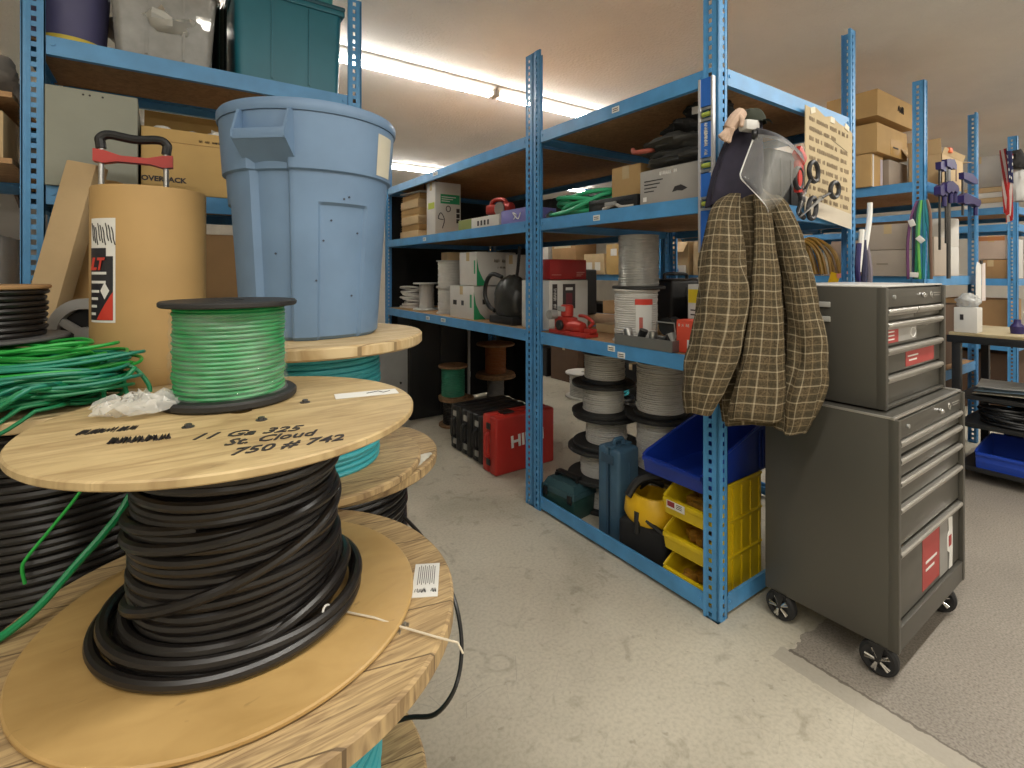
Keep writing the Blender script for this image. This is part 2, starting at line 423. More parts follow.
# ------------------------------------------------------------------ shelving racks
_post = {}
def post_mesh(h, sx, sy, pitch=.0388, w=.07):
    """L-shaped upright with a column of slots in each leg; corner at origin, legs go sx along X and sy along Y"""
    key = (h, sx, sy)
    if key in _post: return _post[key]
    b = B(); hw, hh = .016, .020; c0 = .030
    n = int(h/pitch)
    def leg(fn):
        def q(u0, u1, z0, z1): b.f([b.v(fn(u0, z0)), b.v(fn(u1, z0)), b.v(fn(u1, z1)), b.v(fn(u0, z1))])
        q(0, c0, 0, h); q(c0+hw, w, 0, h)
        z = 0
        for i in range(n):
            zc = (i+.6)*pitch
            q(c0, c0+hw, z, zc-hh/2); z = zc+hh/2
        q(c0, c0+hw, z, h)
    leg(lambda u, z: (sx*u, 0, z)); leg(lambda u, z: (0, sy*u, z))
    # returned lips at both edges and rolled corner bead
    t = .008
    bmesh.ops.remove_doubles(b.bm, verts=b.bm.verts, dist=.0005)
    bmesh.ops.recalc_face_normals(b.bm, faces=b.bm.faces)
    bmesh.ops.solidify(b.bm, geom=list(b.bm.faces), thickness=.0025)
    b.box((sx*(w-.002), sy*.006, h/2), (.004, .012, h)); b.box((sx*.006, sy*(w-.002), h/2), (.012, .004, h))
    b.box((sx*.005, sy*.005, h/2), (.010, .010, h), bev=.003)
    b.box((sx*.029, sy*.029, .004), (.058, .058, .008))
    o = b.obj('post', BLUE); me = o.data; bpy.data.objects.remove(o)
    _post[key] = me
    return me
def add_bay(t, ox, W, D, shelves, h, decks=None, right=True, front=True):
    """one bay of shelving hung under thing t; ox = offset of its left end along X"""
    bh = .072
    for sx, sy, px, py in ((1, 1, 0, 0), (-1, 1, W, 0), (1, -1, 0, D), (-1, -1, W, D)):
        if px and not right: continue
        o = bpy.data.objects.new('post', post_mesh(h, sx, sy)); col.objects.link(o); o.parent = t; o.location = (ox+px, py, 0)
    e = .072
    def prof(p0, a, z): return [(p0+a*.003, z-bh), (p0+a*.003, z), (p0+a*.016, z), (p0+a*.016, z-.022), (p0+a*.034, z-.022), (p0+a*.034, z-.028), (p0+a*.010, z-.028), (p0+a*.010, z-bh+.004), (p0+a*.03, z-bh+.004), (p0+a*.03, z-bh)]
    for k, z in enumerate(shelves):
        for a, px in ((1, ox), (-1, ox+W)):
            if px > ox and not right: continue
            b = B(); b.prism(prof(px, a, z), e, D-e, 'y')
            for yy in (e+.02, D-e-.02): b.cyl((px+a*.003, yy, z-.03), .008, -.004*a, 10, Matrix.Rotation(PI/2, 4, 'Y'))
            b.obj('beam', BLUE, t, ang=20)
        for a, py in ((1, 0), (-1, D)):
            if not front and not py: continue
            b = B(); b.prism(prof(py, a, z), ox+e, ox+W-(e if right else .004), 'x')
            for xx in (ox+e+.02, ox+W-e-.02): b.cyl((xx, py+a*.003, z-.03), .008, .004*a, 10, Matrix.Rotation(PI/2, 4, 'X'))
            b.obj('beam', BLUE, t, ang=20)
        if decks is None or k in decks:
            B().box((ox+W/2, D/2, z-.011), (W-.04, D-.04, .020)).obj('shelf_deck', DECK, t, smooth=False)
def rack(label, x0, x1, y0, y1, shelves, h=2.9, tags=(), decks=None):
    t = thing('shelving_rack', label, 'shelving rack', (x0, y0, 0), 0, None)
    add_bay(t, 0, x1-x0, y1-y0, shelves, h, decks)
    for ax, u, z, w in tags:
        b = B()
        b.box((.001, u, z), (.003, w, .030), bev=.0008, seg=1)
        g = b.obj('shelf_tag', WHITE, t, smooth=False); g['label'] = 'small white paper tag'
        for q in (-.006, .004): B().box((-.0008, u, z+q), (.001, w*.7, .004)).obj('tag_print', INK, g, smooth=False)
    return t
S1, S2, S3, S4 = 2.384, 1.833, 1.123, .092
XF, XB, YA, YM, YE = 1.935, 3.30, 1.245, 2.545, 5.15
rack('near bay of the middle blue rack, with the plaid coat hung on its corner', XF, XB, YA, YM, (S1, S2, S3, S4), decks=(0, 1, 2),
     tags=(('x', .59, S1-.035, .05), ('x', .73, S2-.038, .05), ('x', .62, S3-.026, .05), ('x', .55, S3-.052, .05)))
rack('far bay of the middle blue rack, holding kraft bundles and white spools', XF, XB, YM+.005, YE, (S1, S2, S3), decks=(0, 1, 2),
     tags=(('x', 1.62, S2-.036, .06), ('x', 1.25, S3-.03, .08), ('x', 1.55, S3-.035, .07), ('x', 1.4, S1-.03, .09)))
lr = rack('left blue rack facing the viewer behind the blue bin, loaded with totes', -.446, .852, 2.608, 3.22, (2.415, 1.835), h=2.92)
add_bay(lr, -1.30, 1.295, .612, (2.18, 1.93, 1.28), 2.92, right=False, front=False)
rack('second blue rack behind the tool chest, grey cartons on it', 4.53, 5.90, 1.27, 3.68, (2.165, 1.468, .72), decks=(0, 1, 2),
     tags=(('x', .5, 1.44, .05),))
rack('blue rack seen through the gaps of the middle rack', 4.53, 5.90, 3.695, 6.2, (2.165, 1.468, .72), decks=(0, 1, 2))
rack('third blue rack at the far right end behind the workbench', 7.18, 8.45, 1.25, 3.7, (2.18, 2.0, 1.43, .75), decks=(0, 2, 3))
rack('farthest bay of the second blue rack row, dark goods low on it', 4.53, 5.90, 6.215, 8.7, (2.165, 1.468, .72))
rack('farther bay of the third blue rack row', 7.18, 8.45, 3.715, 6.2, (2.18, 1.43, .75))

# ------------------------------------------------------------------ foreground reels
def flange(parent, Rr, z, t, m, hub=.04, name='flange', seg=96, bev=.003):
    b = B()
    b.lathe([(hub, z), (Rr-bev, z), (Rr, z+bev), (Rr, z+t-bev), (Rr-bev, z+t), (hub, z+t)], seg, caps=False)
    # core hole wall and floor
    b.lathe([(hub, z), (hub, z+t)], 24, caps=False)
    b.lathe([(0, z+t*.3), (hub, z+t*.3)], 24, caps=False)
    return b.obj(name, m, parent)
def winding(parent, rw, z0, z1, d, m, wob=.003, seed=0, name='cable', tilt=.01, seg=8, n=64):
    rnd = random.Random(seed); b = B(); k = max(1, round((z1-z0)/d)); dd = (z1-z0)/k
    b.cyl((0, 0, z0), rw-d*.75, z1-z0, 40)
    for i in range(k):
        b.ring((rnd.uniform(-1, 1)*wob, rnd.uniform(-1, 1)*wob, z0+dd*(i+.5)), rw-d*.5+rnd.uniform(-1, 1)*wob, rw-d*.5+rnd.uniform(-1, 1)*wob, d*.52, n, seg,
               0.004, (rnd.uniform(-1, 1)*tilt, rnd.uniform(-1, 1)*tilt), rnd.uniform(0, 6))
    return b.obj(name, m, parent)

# top reel: plywood flange, black cable, smooth fibreboard lower flange
FX, FY = .139, 1.242
r1 = thing('cable_reel', 'big plywood-topped reel of thick black cable with handwriting, nearest the viewer', 'cable reel', (FX, FY, .765))
flange(r1, .371, .413, .0165, PLY, hub=.022)
flange(r1, .371, 0, .011, MASON, hub=.022)
rnd = random.Random(4)
b = B(); b.cyl((0, 0, .011), .172, .402, 48)
z = .025; i = 0
while z < .405:
    a, c_ = rnd.uniform(-.018, .018), rnd.uniform(-.018, .018)
    rr = .1905+rnd.uniform(-.004, .004)
    b.ring((rnd.uniform(-.004, .004), rnd.uniform(-.004, .004), z), rr, rr, .0112, 90, 10, .006, (a*.6, c_*.6), rnd.uniform(0, 6), .003)
    z += .0205; i += 1
# crossing turns that climb over the layers
for k in range(4):
    z0, z1 = rnd.uniform(.03, .2), rnd.uniform(.16, .37); p0 = rnd.uniform(0, 6.28); span = rnd.uniform(3.5, 5.5); pts = []
    for q in range(60):
        f = q/59; s = f*f*(3-2*f); a = p0+span*f
        rr = .197+.006*math.sin(PI*f)-.014*(abs(f-.5)*2)**6
        pts.append((rr*math.cos(a), rr*math.sin(a), z0+(z1-z0)*s))
    b.tube(pts, .011, 10)
b.obj('cable', CABLE, r1)
# slack turns lying on the lower flange, pushed toward the viewer's side
lp = B()
fw, rt = Vector((.5713, .8208, 0)), Vector((.8208, -.5713, 0))
def slack(cl, cd, a0, a1, z0, wl=0, tz=0, r=.0115):
    pts = []
    for q in range(90):
        a = 2*PI*q/90
        p = rt*(cl+a0*math.cos(a))+fw*(cd+a1*math.sin(a))
        # near half rests on the flange, far half leans on the drum
        zz = z0+tz*max(0, math.cos(a-wl))**1.5
        pts.append((p.x, p.y, zz))
    lp.tube(pts, r, 10, True)
slack(-.006, -.010, .252, .229, .0235, .3, .010)
slack(.006, -.004, .234, .214, .0240, .5, .02)
slack(.000, .0, .246, .224, .0455, .9, .012)
slack(.004, .002, .214, .212, .034, .2, .05)
slack(.003, .0, .208, .206, .056, 2.4, .03)
lo = lp.obj('slack_cable', CABLE, r1); lo['label'] = 'loose turns of black cable lying on the lower flange'
b = B(); b.ring((0, 0, 0), .013, .013, .0022, 16, 6); o = b.obj('cable_tie', WHITE, r1)
p = rt*.205+fw*(-.085); o.location = (p.x*1.09, p.y*1.09, .050); o.rotation_euler = (1.2, .3, .6)
# bolts, handwriting, shipping card on the plywood
ZT = .4302
def on_top(px, py):   # world XY -> local
    return (px-FX, py-FY)
for wx, wy in ((.165, 1.142), (.271, 1.238), (.039, 1.172)):
    x, y = on_top(wx, wy); b = B(); b.cyl((x, y, ZT-.002), .011, .003, 16); b.cyl((x, y, ZT), .0065, .006, 6); b.obj('bolt', mat('dark_bolt', (.10, .10, .10), .4, .7), r1)
def write(s, wx, wy, size, ang, sx=1, shear=.35, name='handwriting'):
    x, y = on_top(wx, wy); return text(s, size, INK, r1, (x, y, ZT), (0, 0, ang), name, shear=shear, sx=sx, bold=.0006)
RZ = -.608
write('11 Ga 325', .128, 1.066, .048, -.30, .92)
write('St. Cloud', .160, 1.008, .048, -.22, .82)
write('750 # 742', .180, .950, .048, -.16, .92)
hb = B(); rr_ = random.Random(3)
x, y = on_top(-.035, 1.135)
scribble(hb, -.05, .04, 0, .036, lambda u, w: (x+u*.9+w*.1, y-u*.3+w, ZT+.0005), rr_, .003)
x2, y2 = on_top(-.09, 1.235)
scribble(hb, -.05, .05, 0, .034, lambda u, w: (x2+u*.85+w*.3, y2-u*.2+w, ZT+.0005), rr_, .0011)
hb.obj('handwriting', INK, r1)
x, y = on_top(.4155, 1.2325)
cd = B(); cd.box((0, 0, .0008), (.15, .05, .0014)); o = cd.obj('paper_card', WHITE, r1, smooth=False); o.location = (x, y, ZT); o.rotation_euler = (0, 0, -.19)
c2 = B(); c2.tube([(.0, .0, .002), (.03, .012, .002), (.04, -.006, .002), (.058, .005, .002)], .001, 4); o2 = c2.obj('card_writing', INK, o)

# crumpled wrap and the green spool that stands on the plywood
b = B(); rnd = random.Random(9)
def crum(u, v):
    a = 2*PI*u; r = .062*math.sin(PI*min(1, v*1.02))*(1+.35*noise.noise((3*math.cos(a), 3*math.sin(a), v*4)))
    return (r*1.25*math.cos(a), r*.85*math.sin(a), .002+.036*(.5-.5*math.cos(PI*v))*(1+.8*noise.noise((5*math.cos(a), 5*math.sin(a), v*7+3)))-.0*v)
b.grid(crum, 36, 14, closed_u=True)
solo('plastic_wrap', 'crumpled scrap of clear plastic wrap on the plywood reel top', 'plastic wrap', b, WRAPS, (-.045, 1.335, 1.1955))
gs = thing('wire_spool', 'black-flanged spool of green wire in clear wrap, standing on the plywood reel top', 'wire spool', (.132, 1.376, 1.1957))
flange(gs, .146, 0, .020, BLACKF, hub=.03, seg=72, bev=.005)
flange(gs, .146, .224, .013, BLACKF, hub=.03, seg=72, bev=.003)
winding(gs, .119, .020, .224, .0095, WIRE_G, .0012, 5, 'wire', .004, 6, 72)
b = B()
def wrap(u, v):
    a = 2*PI*u; z_ = .022+.19*v
    r = .1225+.006*abs(math.sin(v*23+1.5*math.sin(3*a)))*(1-.5*v)+.004*noise.noise((2*math.cos(a), 2*math.sin(a), v*6))
    return (r*math.cos(a), r*math.sin(a), z_)
b.grid(wrap, 90, 46, closed_u=True); o = b.obj('clear_wrap', CLEARW, gs); o['label'] = 'clear stretch wrap around the wire'

# wide weathered reel below
r2 = thing('cable_reel', 'wide weathered wooden reel under the black cable, paper label on its rim', 'cable reel', (FX, FY, .27))
flange(r2, .464, .447, .046, PLANK, hub=.03, bev=.006)
flange(r2, .405, 0, .04, PLANK, hub=.03, bev=.006)
winding(r2, .30, .04, .447, .024, WIRE_T, .003, 8, n=72)
b = B(); b.box((0, 0, .0008), (.05, .100, .0012)); lab = b.obj('paper_label', WHITE, r2, smooth=False); lab.scale = (1.2, 1.3, 1); lab.location = (.376, -.142, .493); lab.rotation_euler = (0, 0, -.50)
b = B()
for k in range(9): b.box((.016-k*.004, .012+.004*(k % 2), .0017), (.0012, .055, .0005))
rl = random.Random(2); scribble(b, -.02, .02, -.032, .012, lambda u, w: (u, w, .0018), rl, .0008)
b.obj('label_print', INK, lab, smooth=False)
def ontop2(pts): return [(x-FX, y-FY, z_-.27) for x, y, z_ in pts]
b = B(); b.tube(ontop2([(.30, 1.09, .780), (.36, 1.02, .779), (.40, .975, .770), (.45, .905, .769), (.478, .876, .765), (.486, .868, .745)]), .0022, 6)
o = b.obj('twine', mat('pale_twine', (.66, .58, .44), .8), r2)
b = B(); rl = random.Random(6)
for k in range(2): scribble(b, -.03, .03, .03*k, .018, lambda u, w: (.385+u*.6+w*.5-FX, .985-u*.7+w*.6-FY+.0, .4937), rl, .0014)
b.obj('stencil_mark', GREYINK, r2)
r3 = thing('cable_reel', 'low wooden reel at the very bottom of the nearest stack', 'cable reel', (FX, FY, 0))
flange(r3, .38, .222, .046, PLANK, hub=.03, bev=.006); flange(r3, .36, 0, .04, PLANK, hub=.03, bev=.006)
winding(r3, .25, .04, .222, .024, CABLE, .003, 18, n=60)
b = B(); pts = [(.615, 1.47, .735), (.640, 1.40, .70), (.655, 1.30, .645), (.657, 1.215, .59), (.640, 1.15, .52), (.60, 1.11, .46), (.555, 1.13, .40), (.51, 1.19, .37), (.46, 1.25, .33), (.40, 1.30, .316)]
cs = []
for i in range(len(pts)-1):
    for q in range(6):
        f = q/6; P0, P1, P2, P3 = (Vector(pts[max(0, min(len(pts)-1, i+j))]) for j in (-1, 0, 1, 2))
        cs.append(.5*((2*P1)+(P2-P0)*f+(2*P0-5*P1+4*P2-P3)*f*f+(3*P1-P0-3*P2+P3)*f**3))
b.tube(cs, .0055, 8)
solo('cable_end', 'loose end of black cable hanging off the rim of the weathered reel', 'cable', b, CABLE)

def spline(pts, k=8):
    out = []; n = len(pts)
    for i in range(n-1):
        P0, P1, P2, P3 = (Vector(pts[max(0, min(n-1, i+j))]) for j in (-1, 0, 1, 2))
        for q in range(k):
            f = q/k; out.append(.5*((2*P1)+(P2-P0)*f+(2*P0-5*P1+4*P2-P3)*f*f+(3*P1-P0-3*P2+P3)*f**3))
    out.append(Vector(pts[-1])); return out

# reel with black cable behind on the left
r4 = thing('cable_reel', 'wooden reel of thin black cable behind the nearest reel, green cable heaped on it', 'cable reel', (-.25, 2.02, 0))
flange(r4, .39, 0, .04, PLANK, hub=.03); flange(r4, .39, 1.117, .03, PLANK2, hub=.03)
winding(r4, .298, .04, 1.117, .0215, CABLE, .004, 21, tilt=.015, n=72)
# heap of green cable
GREENS = [mat('bright_green_cable', (.02, .34, .05), .4, var=.2), mat('deep_green_cable', (.01, .20, .075), .4, var=.2), mat('sea_green_cable', (.015, .22, .14), .4, var=.2)]
t = thing('cable_coil', 'heap of bright green and sea green cable beside the cardboard drum', 'cable coil', (-.30, 1.86, 1.1475))
rnd = random.Random(12)
def coilset(m, n, r0, r1_, z0, z1, off, lab=None, sag=0):
    b = B()
    for i in range(n):
        k = rnd.uniform(r0, r1_); cx, cy = rnd.uniform(-.03, .03)+off[0], rnd.uniform(-.02, .02)+off[1]
        ph, ax = rnd.uniform(-.25, .25), rnd.uniform(.42, .56); zz = z0+(z1-z0)*(i+.5)/n; pts = []
        tl, tw = rnd.uniform(-.02, .09), rnd.uniform(-.10, .03); ww = rnd.uniform(0, 6)
        for q in range(56):
            a = 2*PI*q/56
            u = k*math.cos(a)*(1+.04*math.sin(3*a+ww)); w = k*ax*math.sin(a)*(1+.05*math.sin(2*a+ww))
            uu = u*math.cos(ph)-w*math.sin(ph)+cx; wv = u*math.sin(ph)+w*math.cos(ph)+cy
            p = rt*uu+fw*wv
            zq = max(.006, zz+tl*u+tw*wv+.004*math.sin(4*a+ww))
            if sag: zq -= 1.1*max(0, -.17-wv)
            pts.append((p.x, p.y, zq))
        b.tube(pts, .0047, 7, True)
    o = b.obj('cable_turns', m, t); o['kind'] = 'stuff'
    if lab: o['label'] = lab
coilset(GREENS[1], 20, .15, .29, .004, .085, (-.02, -.01), 'deep green turns low in the heap')
coilset(GREENS[1], 16, .20, .30, .01, .06, (-.10, -.10), 'deep green turns sagging over the reel rim', 1)
coilset(GREENS[2], 9, .20, .30, .03, .06, (-.14, -.09), 'sea green turns sagging over the reel rim', 1)
coilset(GREENS[2], 18, .17, .31, .025, .115, (-.02, -.01), 'sea green turns')
coilset(GREENS[0], 18, .14, .28, .075, .150, (-.03, .0), 'bright green turns on top of the heap')
b = B()
for pts in ([(.05, -.14, .03), (.19, -.16, .055), (.235, -.15, .09), (.21, -.12, .06), (.22, -.14, .01), (.23, -.16, .006)],
            [(.0, -.15, .05), (.14, -.135, .10), (.22, -.13, .095), (.262, -.138, .045), (.268, -.15, .01)],
            [(-.1, -.12, .10), (.05, -.15, .12), (.15, -.15, .10), (.17, -.16, .03), (.16, -.19, .01)]):
    b.tube(spline(pts), .0058, 7)
b.obj('stray_strand', GREENS[1], t)
b = B()
for pw in ((-.285, 1.70, 1.20), (-.175, 1.735, 1.235), (-.335, 1.715, 1.17)):
    b.M = Matrix.Translation((pw[0]+.30, pw[1]-1.86, pw[2]-1.1475)); b.box((0, 0, 0), (.012, .02, .022), rot=.5, bev=.003)
b.obj('tape_marker', WHITE, t)
def strand(label, pts, r, m): return solo('cable_end', label, 'cable', (lambda b: (b.tube(spline(pts), r, 8), b)[1])(B()), m)
strand('thick green cable tail hanging down over the black cable on the left', [(-.02, 1.56, 1.05), (-.077, 1.516, .941), (-.112, 1.491, .897), (-.154, 1.472, .855), (-.214, 1.428, .800), (-.262, 1.398, .776), (-.31, 1.37, .772)], .0085, mat('kelly_green_cable', (.008, .26, .085), .35))
strand('thin green cable tail bent at its tip, left of the thick green tail', [(-.13, 1.69, 1.02), (-.18, 1.69, .93), (-.23, 1.69, .86), (-.275, 1.69, .80), (-.285, 1.69, .775), (-.280, 1.69, .735)], .004, GREENS[0])
b = B()
# the green heap sits behind; black spool on top of it
bs = thing('cable_spool', 'small spool of ribbed black cable sitting on the green heap', 'cable spool', (-.445, 2.075, 1.30))
flange(bs, .205, 0, .010, mat('grey_flange', (.10, .10, .10), .5), hub=.03); flange(bs, .160, .150, .012, KRAFT3, hub=.03)
winding(bs, .152, .010, .150, .0165, CABLE, .002, 31, tilt=.006, n=56)

# cardboard drum with a hazard label
cd = thing('cardboard_drum', 'tall brown cardboard drum with a black and red label on its side', 'drum', (-.036, 2.045, 1.1475))
b = B(); b.lathe([(.1545, 0), (.157, .004), (.157, .052), (.1562, .053), (.157, .054), (.157, .612), (.1545, .618), (.152, .618), (.152, .10), (0, .10)], 72); b.obj('drum_wall', mat('drum_fibreboard', (.45, .285, .11), .7, var=.08, scale=4), cd)
def on_drum(a0, a1, z0, z1, m, name, off=.0006, parent=None):
    b = B()
    b.grid(lambda u, v: ((.157+off)*math.cos(a0+(a1-a0)*u), (.157+off)*math.sin(a0+(a1-a0)*u), z0+(z1-z0)*v), 16, 2)
    return b.obj(name, m, parent or cd)
E0 = math.atan2(-2.04, .042)   # angle toward the viewer
def ua(u): return E0-1.20+.62*u     # u: 0 left .. 1 right along the label
lb = on_drum(ua(0), ua(1), .20, .515, WHITE, 'label')
on_drum(ua(0), ua(.93), .207, .40, mat('label_black', (.02, .02, .025), .5), 'label_print', .0011, lb)
on_drum(ua(0), ua(.70), .375, .425, _mats['label_black'], 'label_print', .0012, lb)
b = B(); b.grid(lambda u, v: (.1586*math.cos(ua(.93-.60*(1-u)*(1-v))), .1586*math.sin(ua(.93-.60*(1-u)*(1-v))), .208+.085*v), 14, 10); b.obj('label_print', REDB, lb)
b = B(); b.grid(lambda u, v: (.1588*math.cos(ua(.66+.16*(u+v-1))), .1588*math.sin(ua(.66+.16*(u+v-1))), .296+.026*(v-u)), 6, 6); b.obj('label_print', WHITE, lb)
for k, (z_, w) in enumerate(((.345, .72), (.318, .7), (.290, .45), (.268, .4), (.245, .35), (.222, .3))):
    on_drum(ua(.05), ua(w), z_, z_+.008, WHITE, 'label_print', .0017, lb)
a_ = ua(.34); text('LT', .05, REDB, lb, (.1592*math.cos(a_), .1592*math.sin(a_), .375), (PI/2, 0, a_+PI/2), shear=.25, bold=.002)
b = B(); rl = random.Random(7)
for k in range(9):
    a1 = ua(.08+.1*k); z1 = .50-.006*(k % 3)
    b.tube([((.1585)*math.cos(a1+.02*q+.012*(q % 2)), .1585*math.sin(a1+.02*q+.012*(q % 2)), z1-.018*q) for q in range(4)], .0014, 4)
b.obj('label_writing', INK, lb)

# folded hand truck behind the drum
ht = thing('hand_truck', 'folding hand truck with black grip and red bracket behind the cardboard drum', 'hand truck', (-.092, 2.335, 1.1475), -.06)
for s in (-1, 1): B().cyl((s*.098, .02, .06), .0095, .755, 12).obj('side_tube', STEEL, ht)
b = B(); b.prism([(-.12, .755), (-.12, .80), (-.09, .797), (-.04, .782), (.04, .782), (.09, .797), (.12, .80), (.12, .755), (.09, .75), (.05, .76), (-.05, .76), (-.09, .75)], .0, .04, 'y'); b.obj('bracket', REDP, ht)
b = B(); b.tube(spline([(-.098, .02, .805), (-.100, .02, .825), (-.100, .02, .842), (-.075, .02, .858), (0, .02, .850), (.075, .02, .858), (.100, .02, .842), (.100, .02, .825), (.098, .02, .805)], 5), .0165, 10); b.obj('grip', BLACKP, ht)
b = B(); b.box((0, .03, .05), (.27, .05, .05), bev=.008); b.box((0, .05, .012), (.27, .10, .016), bev=.004); b.obj('base', GREYM, ht)
for s in (-1,):
    Mx = Matrix.Translation((-.125, -.055, .1305)) @ Matrix.Rotation(-.5, 4, 'Z') @ Matrix.Rotation(PI/2, 4, 'X')
    b = B(); b.M = Mx; b.lathe([(.094, -.018), (.13, -.020), (.13, .020), (.094, .018), (.094, -.018)], 40, caps=False); wo = b.obj('wheel', mat('grey_wheel_rim', (.42, .41, .39), .5), ht)
    b = B(); b.M = Mx
    b.cyl((0, 0, -.02), .03, .04, 20)
    for k in range(3):
        a = k*2*PI/3+.5; b.box((.055*math.cos(a), .055*math.sin(a), 0), (.085, .026, .03), rot=a, bev=.004)
    b.obj('spokes', _mats['grey_wheel_rim'], wo)
    b = B(); b.M = Mx; b.lathe([(.0, -.012), (.092, -.012), (.092, .0), (.0, .0)], 32, caps=False); b.obj('wheel_disc', BLACKP, wo)

# long cartons leaning against the rack
def lean(label, top, bot, w, t_, m, name='long_carton'):
    T, Bt = Vector(top), Vector(bot); ax = (T-Bt); L = ax.length; ax.normalize()
    side = Vector((.8208, -.5713, 0)); side = (side-ax*side.dot(ax)).normalized(); nrm = ax.cross(side)
    M = Matrix((side, nrm, ax)).transposed().to_4x4(); M.translation = Bt
    r = thing(name, label, 'box', Bt)
    b = B(); M2 = M.copy(); M2.translation = (0, 0, 0); b.M = M2
    b.box((0, 0, L/2), (w, t_, L), bev=.006); b.obj('carton_body', m, r)
    b = B(); b.M = M2; b.box((0, 0, L*.64), (w+.003, t_+.003, .16)); b.obj('tape', TAPE, r, smooth=False)
    return r
lean('long narrow tan carton leaning against the left rack, taped round its middle', (-.235, 2.46, 1.905), (-.64, 2.50, .002), .115, .06, KRAFT2)
lean('second long brown carton leaning just behind the taped tan one', (-.165, 2.535, 1.86), (-.52, 2.57, .005), .07, .04, KRAFT)
b = B(); b.cyl((0, 0, 0), .03, .09, 16, bev=.008); b.box((0, 0, .10), (.03, .03, .02), bev=.004)
solo('red_bottle', 'small dark red bottle standing beside the long cartons', 'bottle', b, REDP, (-.345, 2.26, 1.1475))

# bin on its reel stack
BX_, BY_ = .448, 1.949
ra = thing('cable_reel', 'pale wooden reel of turquoise cable that carries the blue bin', 'cable reel', (BX_, BY_, .780))
flange(ra, .405, .453, .04, PLANK2, hub=.03, bev=.006); flange(ra, .40, 0, .03, PLANK, hub=.03, bev=.006)
winding(ra, .247, .03, .453, .0185, WIRE_T, .003, 41, n=80)
rb = thing('cable_reel', 'lower wooden reel under the turquoise one, its rim jutting into the aisle', 'cable reel', (.55, 2.04, 0))
flange(rb, .41, .736, .042, PLANK, hub=.03, bev=.006); flange(rb, .41, 0, .04, PLANK, hub=.03, bev=.006)
winding(rb, .29, .04, .736, .0243, CABLE, .003, 44, n=60)
b = B(); b.grid(lambda u, v: (.30*u+.03*math.sin(7*v), .10*v, .004+.012*noise.noise((u*6, v*4, 1))), 22, 8)
o = b.obj('torn_label', mat('torn_white_paper', (.62, .60, .52), .8), rb); o.location = (.18, -.36, .780); o.rotation_euler = (0, 0, .7); o.scale = (.6, .8, .5)

BIN = mat('blue_bin_plastic', (.150, .245, .385), .5, var=.10, scale=5, bump=.03, bscale=20)
bn = thing('waste_bin', 'large round slate blue waste bin standing on the pale reel', 'waste bin', (BX_, BY_, 1.2735))
TH = math.atan2(-BY_, -BX_)   # faces the viewer
HB = .775
def rb_(z): return .236+(.288-.236)*(z/.745)
seg = 216
b = B()
handA = (TH-.475, TH-.475+PI)
def inset(a, z):
    """side wall radius: wider upper band, broad recessed panels, handle channels"""
    r = rb_(z)
    if z > .555: r += .011
    d = lambda x, y: (x-y+PI) % (2*PI)-PI
    for h in handA:
        q = abs(d(a, h))
        if z < .655:
            if q < .24: r -= .020*min(1, (.24-q)/.025)
            if z > .53 and .24 <= q < .36: r -= .0
    for pc in (TH+.42, TH+2.1, TH-2.1+.55):
        q = abs(d(a, pc))
        if q < .33 and z < .455: r -= .012*min(1, (.33-q)/.025)*min(1, (.455-z)/.010)
    return r
zs = [0, .012, .03, .10, .20, .30, .40, .440, .446, .455, .462, .50, .552, .557, .58, .62, .648, .656, .675, .70, .72, .735]
rings = []
for z_ in zs:
    rings.append([b.v(((inset(2*PI*i/seg, z_)-(.012 if z_ == 0 else 0))*math.cos(2*PI*i/seg), (inset(2*PI*i/seg, z_)-(.012 if z_ == 0 else 0))*math.sin(2*PI*i/seg), z_)) for i in range(seg)])
for A, C in zip(rings, rings[1:]):
    for i in range(seg): b.f([A[i], A[(i+1) % seg], C[(i+1) % seg], C[i]])
b.f(rings[0][::-1])
b.lathe([(.288, .735), (.262, .66), (.238, .50), (.208, .03), (0, .03)], 72, caps=False)
b.obj('bin_wall', BIN, bn, ang=28)
b = B(); b.lathe([(.289, .738), (.303, .736), (.3055, .742), (.3055, .766), (.300, .774), (.290, .775), (.286, .770), (.286, .738), (.289, .738)], 96, caps=False); b.obj('rim', BIN, bn)
for h in handA:
    b = B(); b.M = Matrix.Rotation(h, 4, 'Z')
    # loop handle: top ledge, two side cheeks and a grab bar
    b.box((.302, 0, .652), (.062, .172, .034), bev=.005); b.prism([(.330, .636), (.262, .636), (.262, .575)], -.08, .08, 'y')
    for s in (-1, 1): b.prism([(.272, .735), (.304, .735), (.334, .660), (.334, .641), (.272, .585)], s*.083-.004, s*.083+.004, 'y')
    b.box((.285, 0, .70), (.012, .11, .018), bev=.004)
    b.obj('handle', BIN, bn)
b = B(); PA = TH+.83
b.grid(lambda u, v: ((rb_(.567+.14*v)+.0125)*math.cos(PA+.34*u), (rb_(.567+.14*v)+.0125)*math.sin(PA+.34*u), .567+.145*v), 12, 6)
o = b.obj('sticker', mat('aged_sticker', (.60, .57, .46), .6), bn); o['label'] = 'pale faded sticker near the rim'
rl = random.Random(5)
for k in range(8):
    a = TH+rl.uniform(-.5, .7); z_ = rl.uniform(.1, .5); r = inset(a, z_)+.0008
    B().cyl((r*math.cos(a), r*math.sin(a), z_), .0035, .002, 8, Matrix.Rotation(a, 4, 'Z') @ Matrix.Rotation(PI/2, 4, 'Y')).obj('scuff_mark', mat('dark_scuff', (.05, .06, .09), .7), bn)

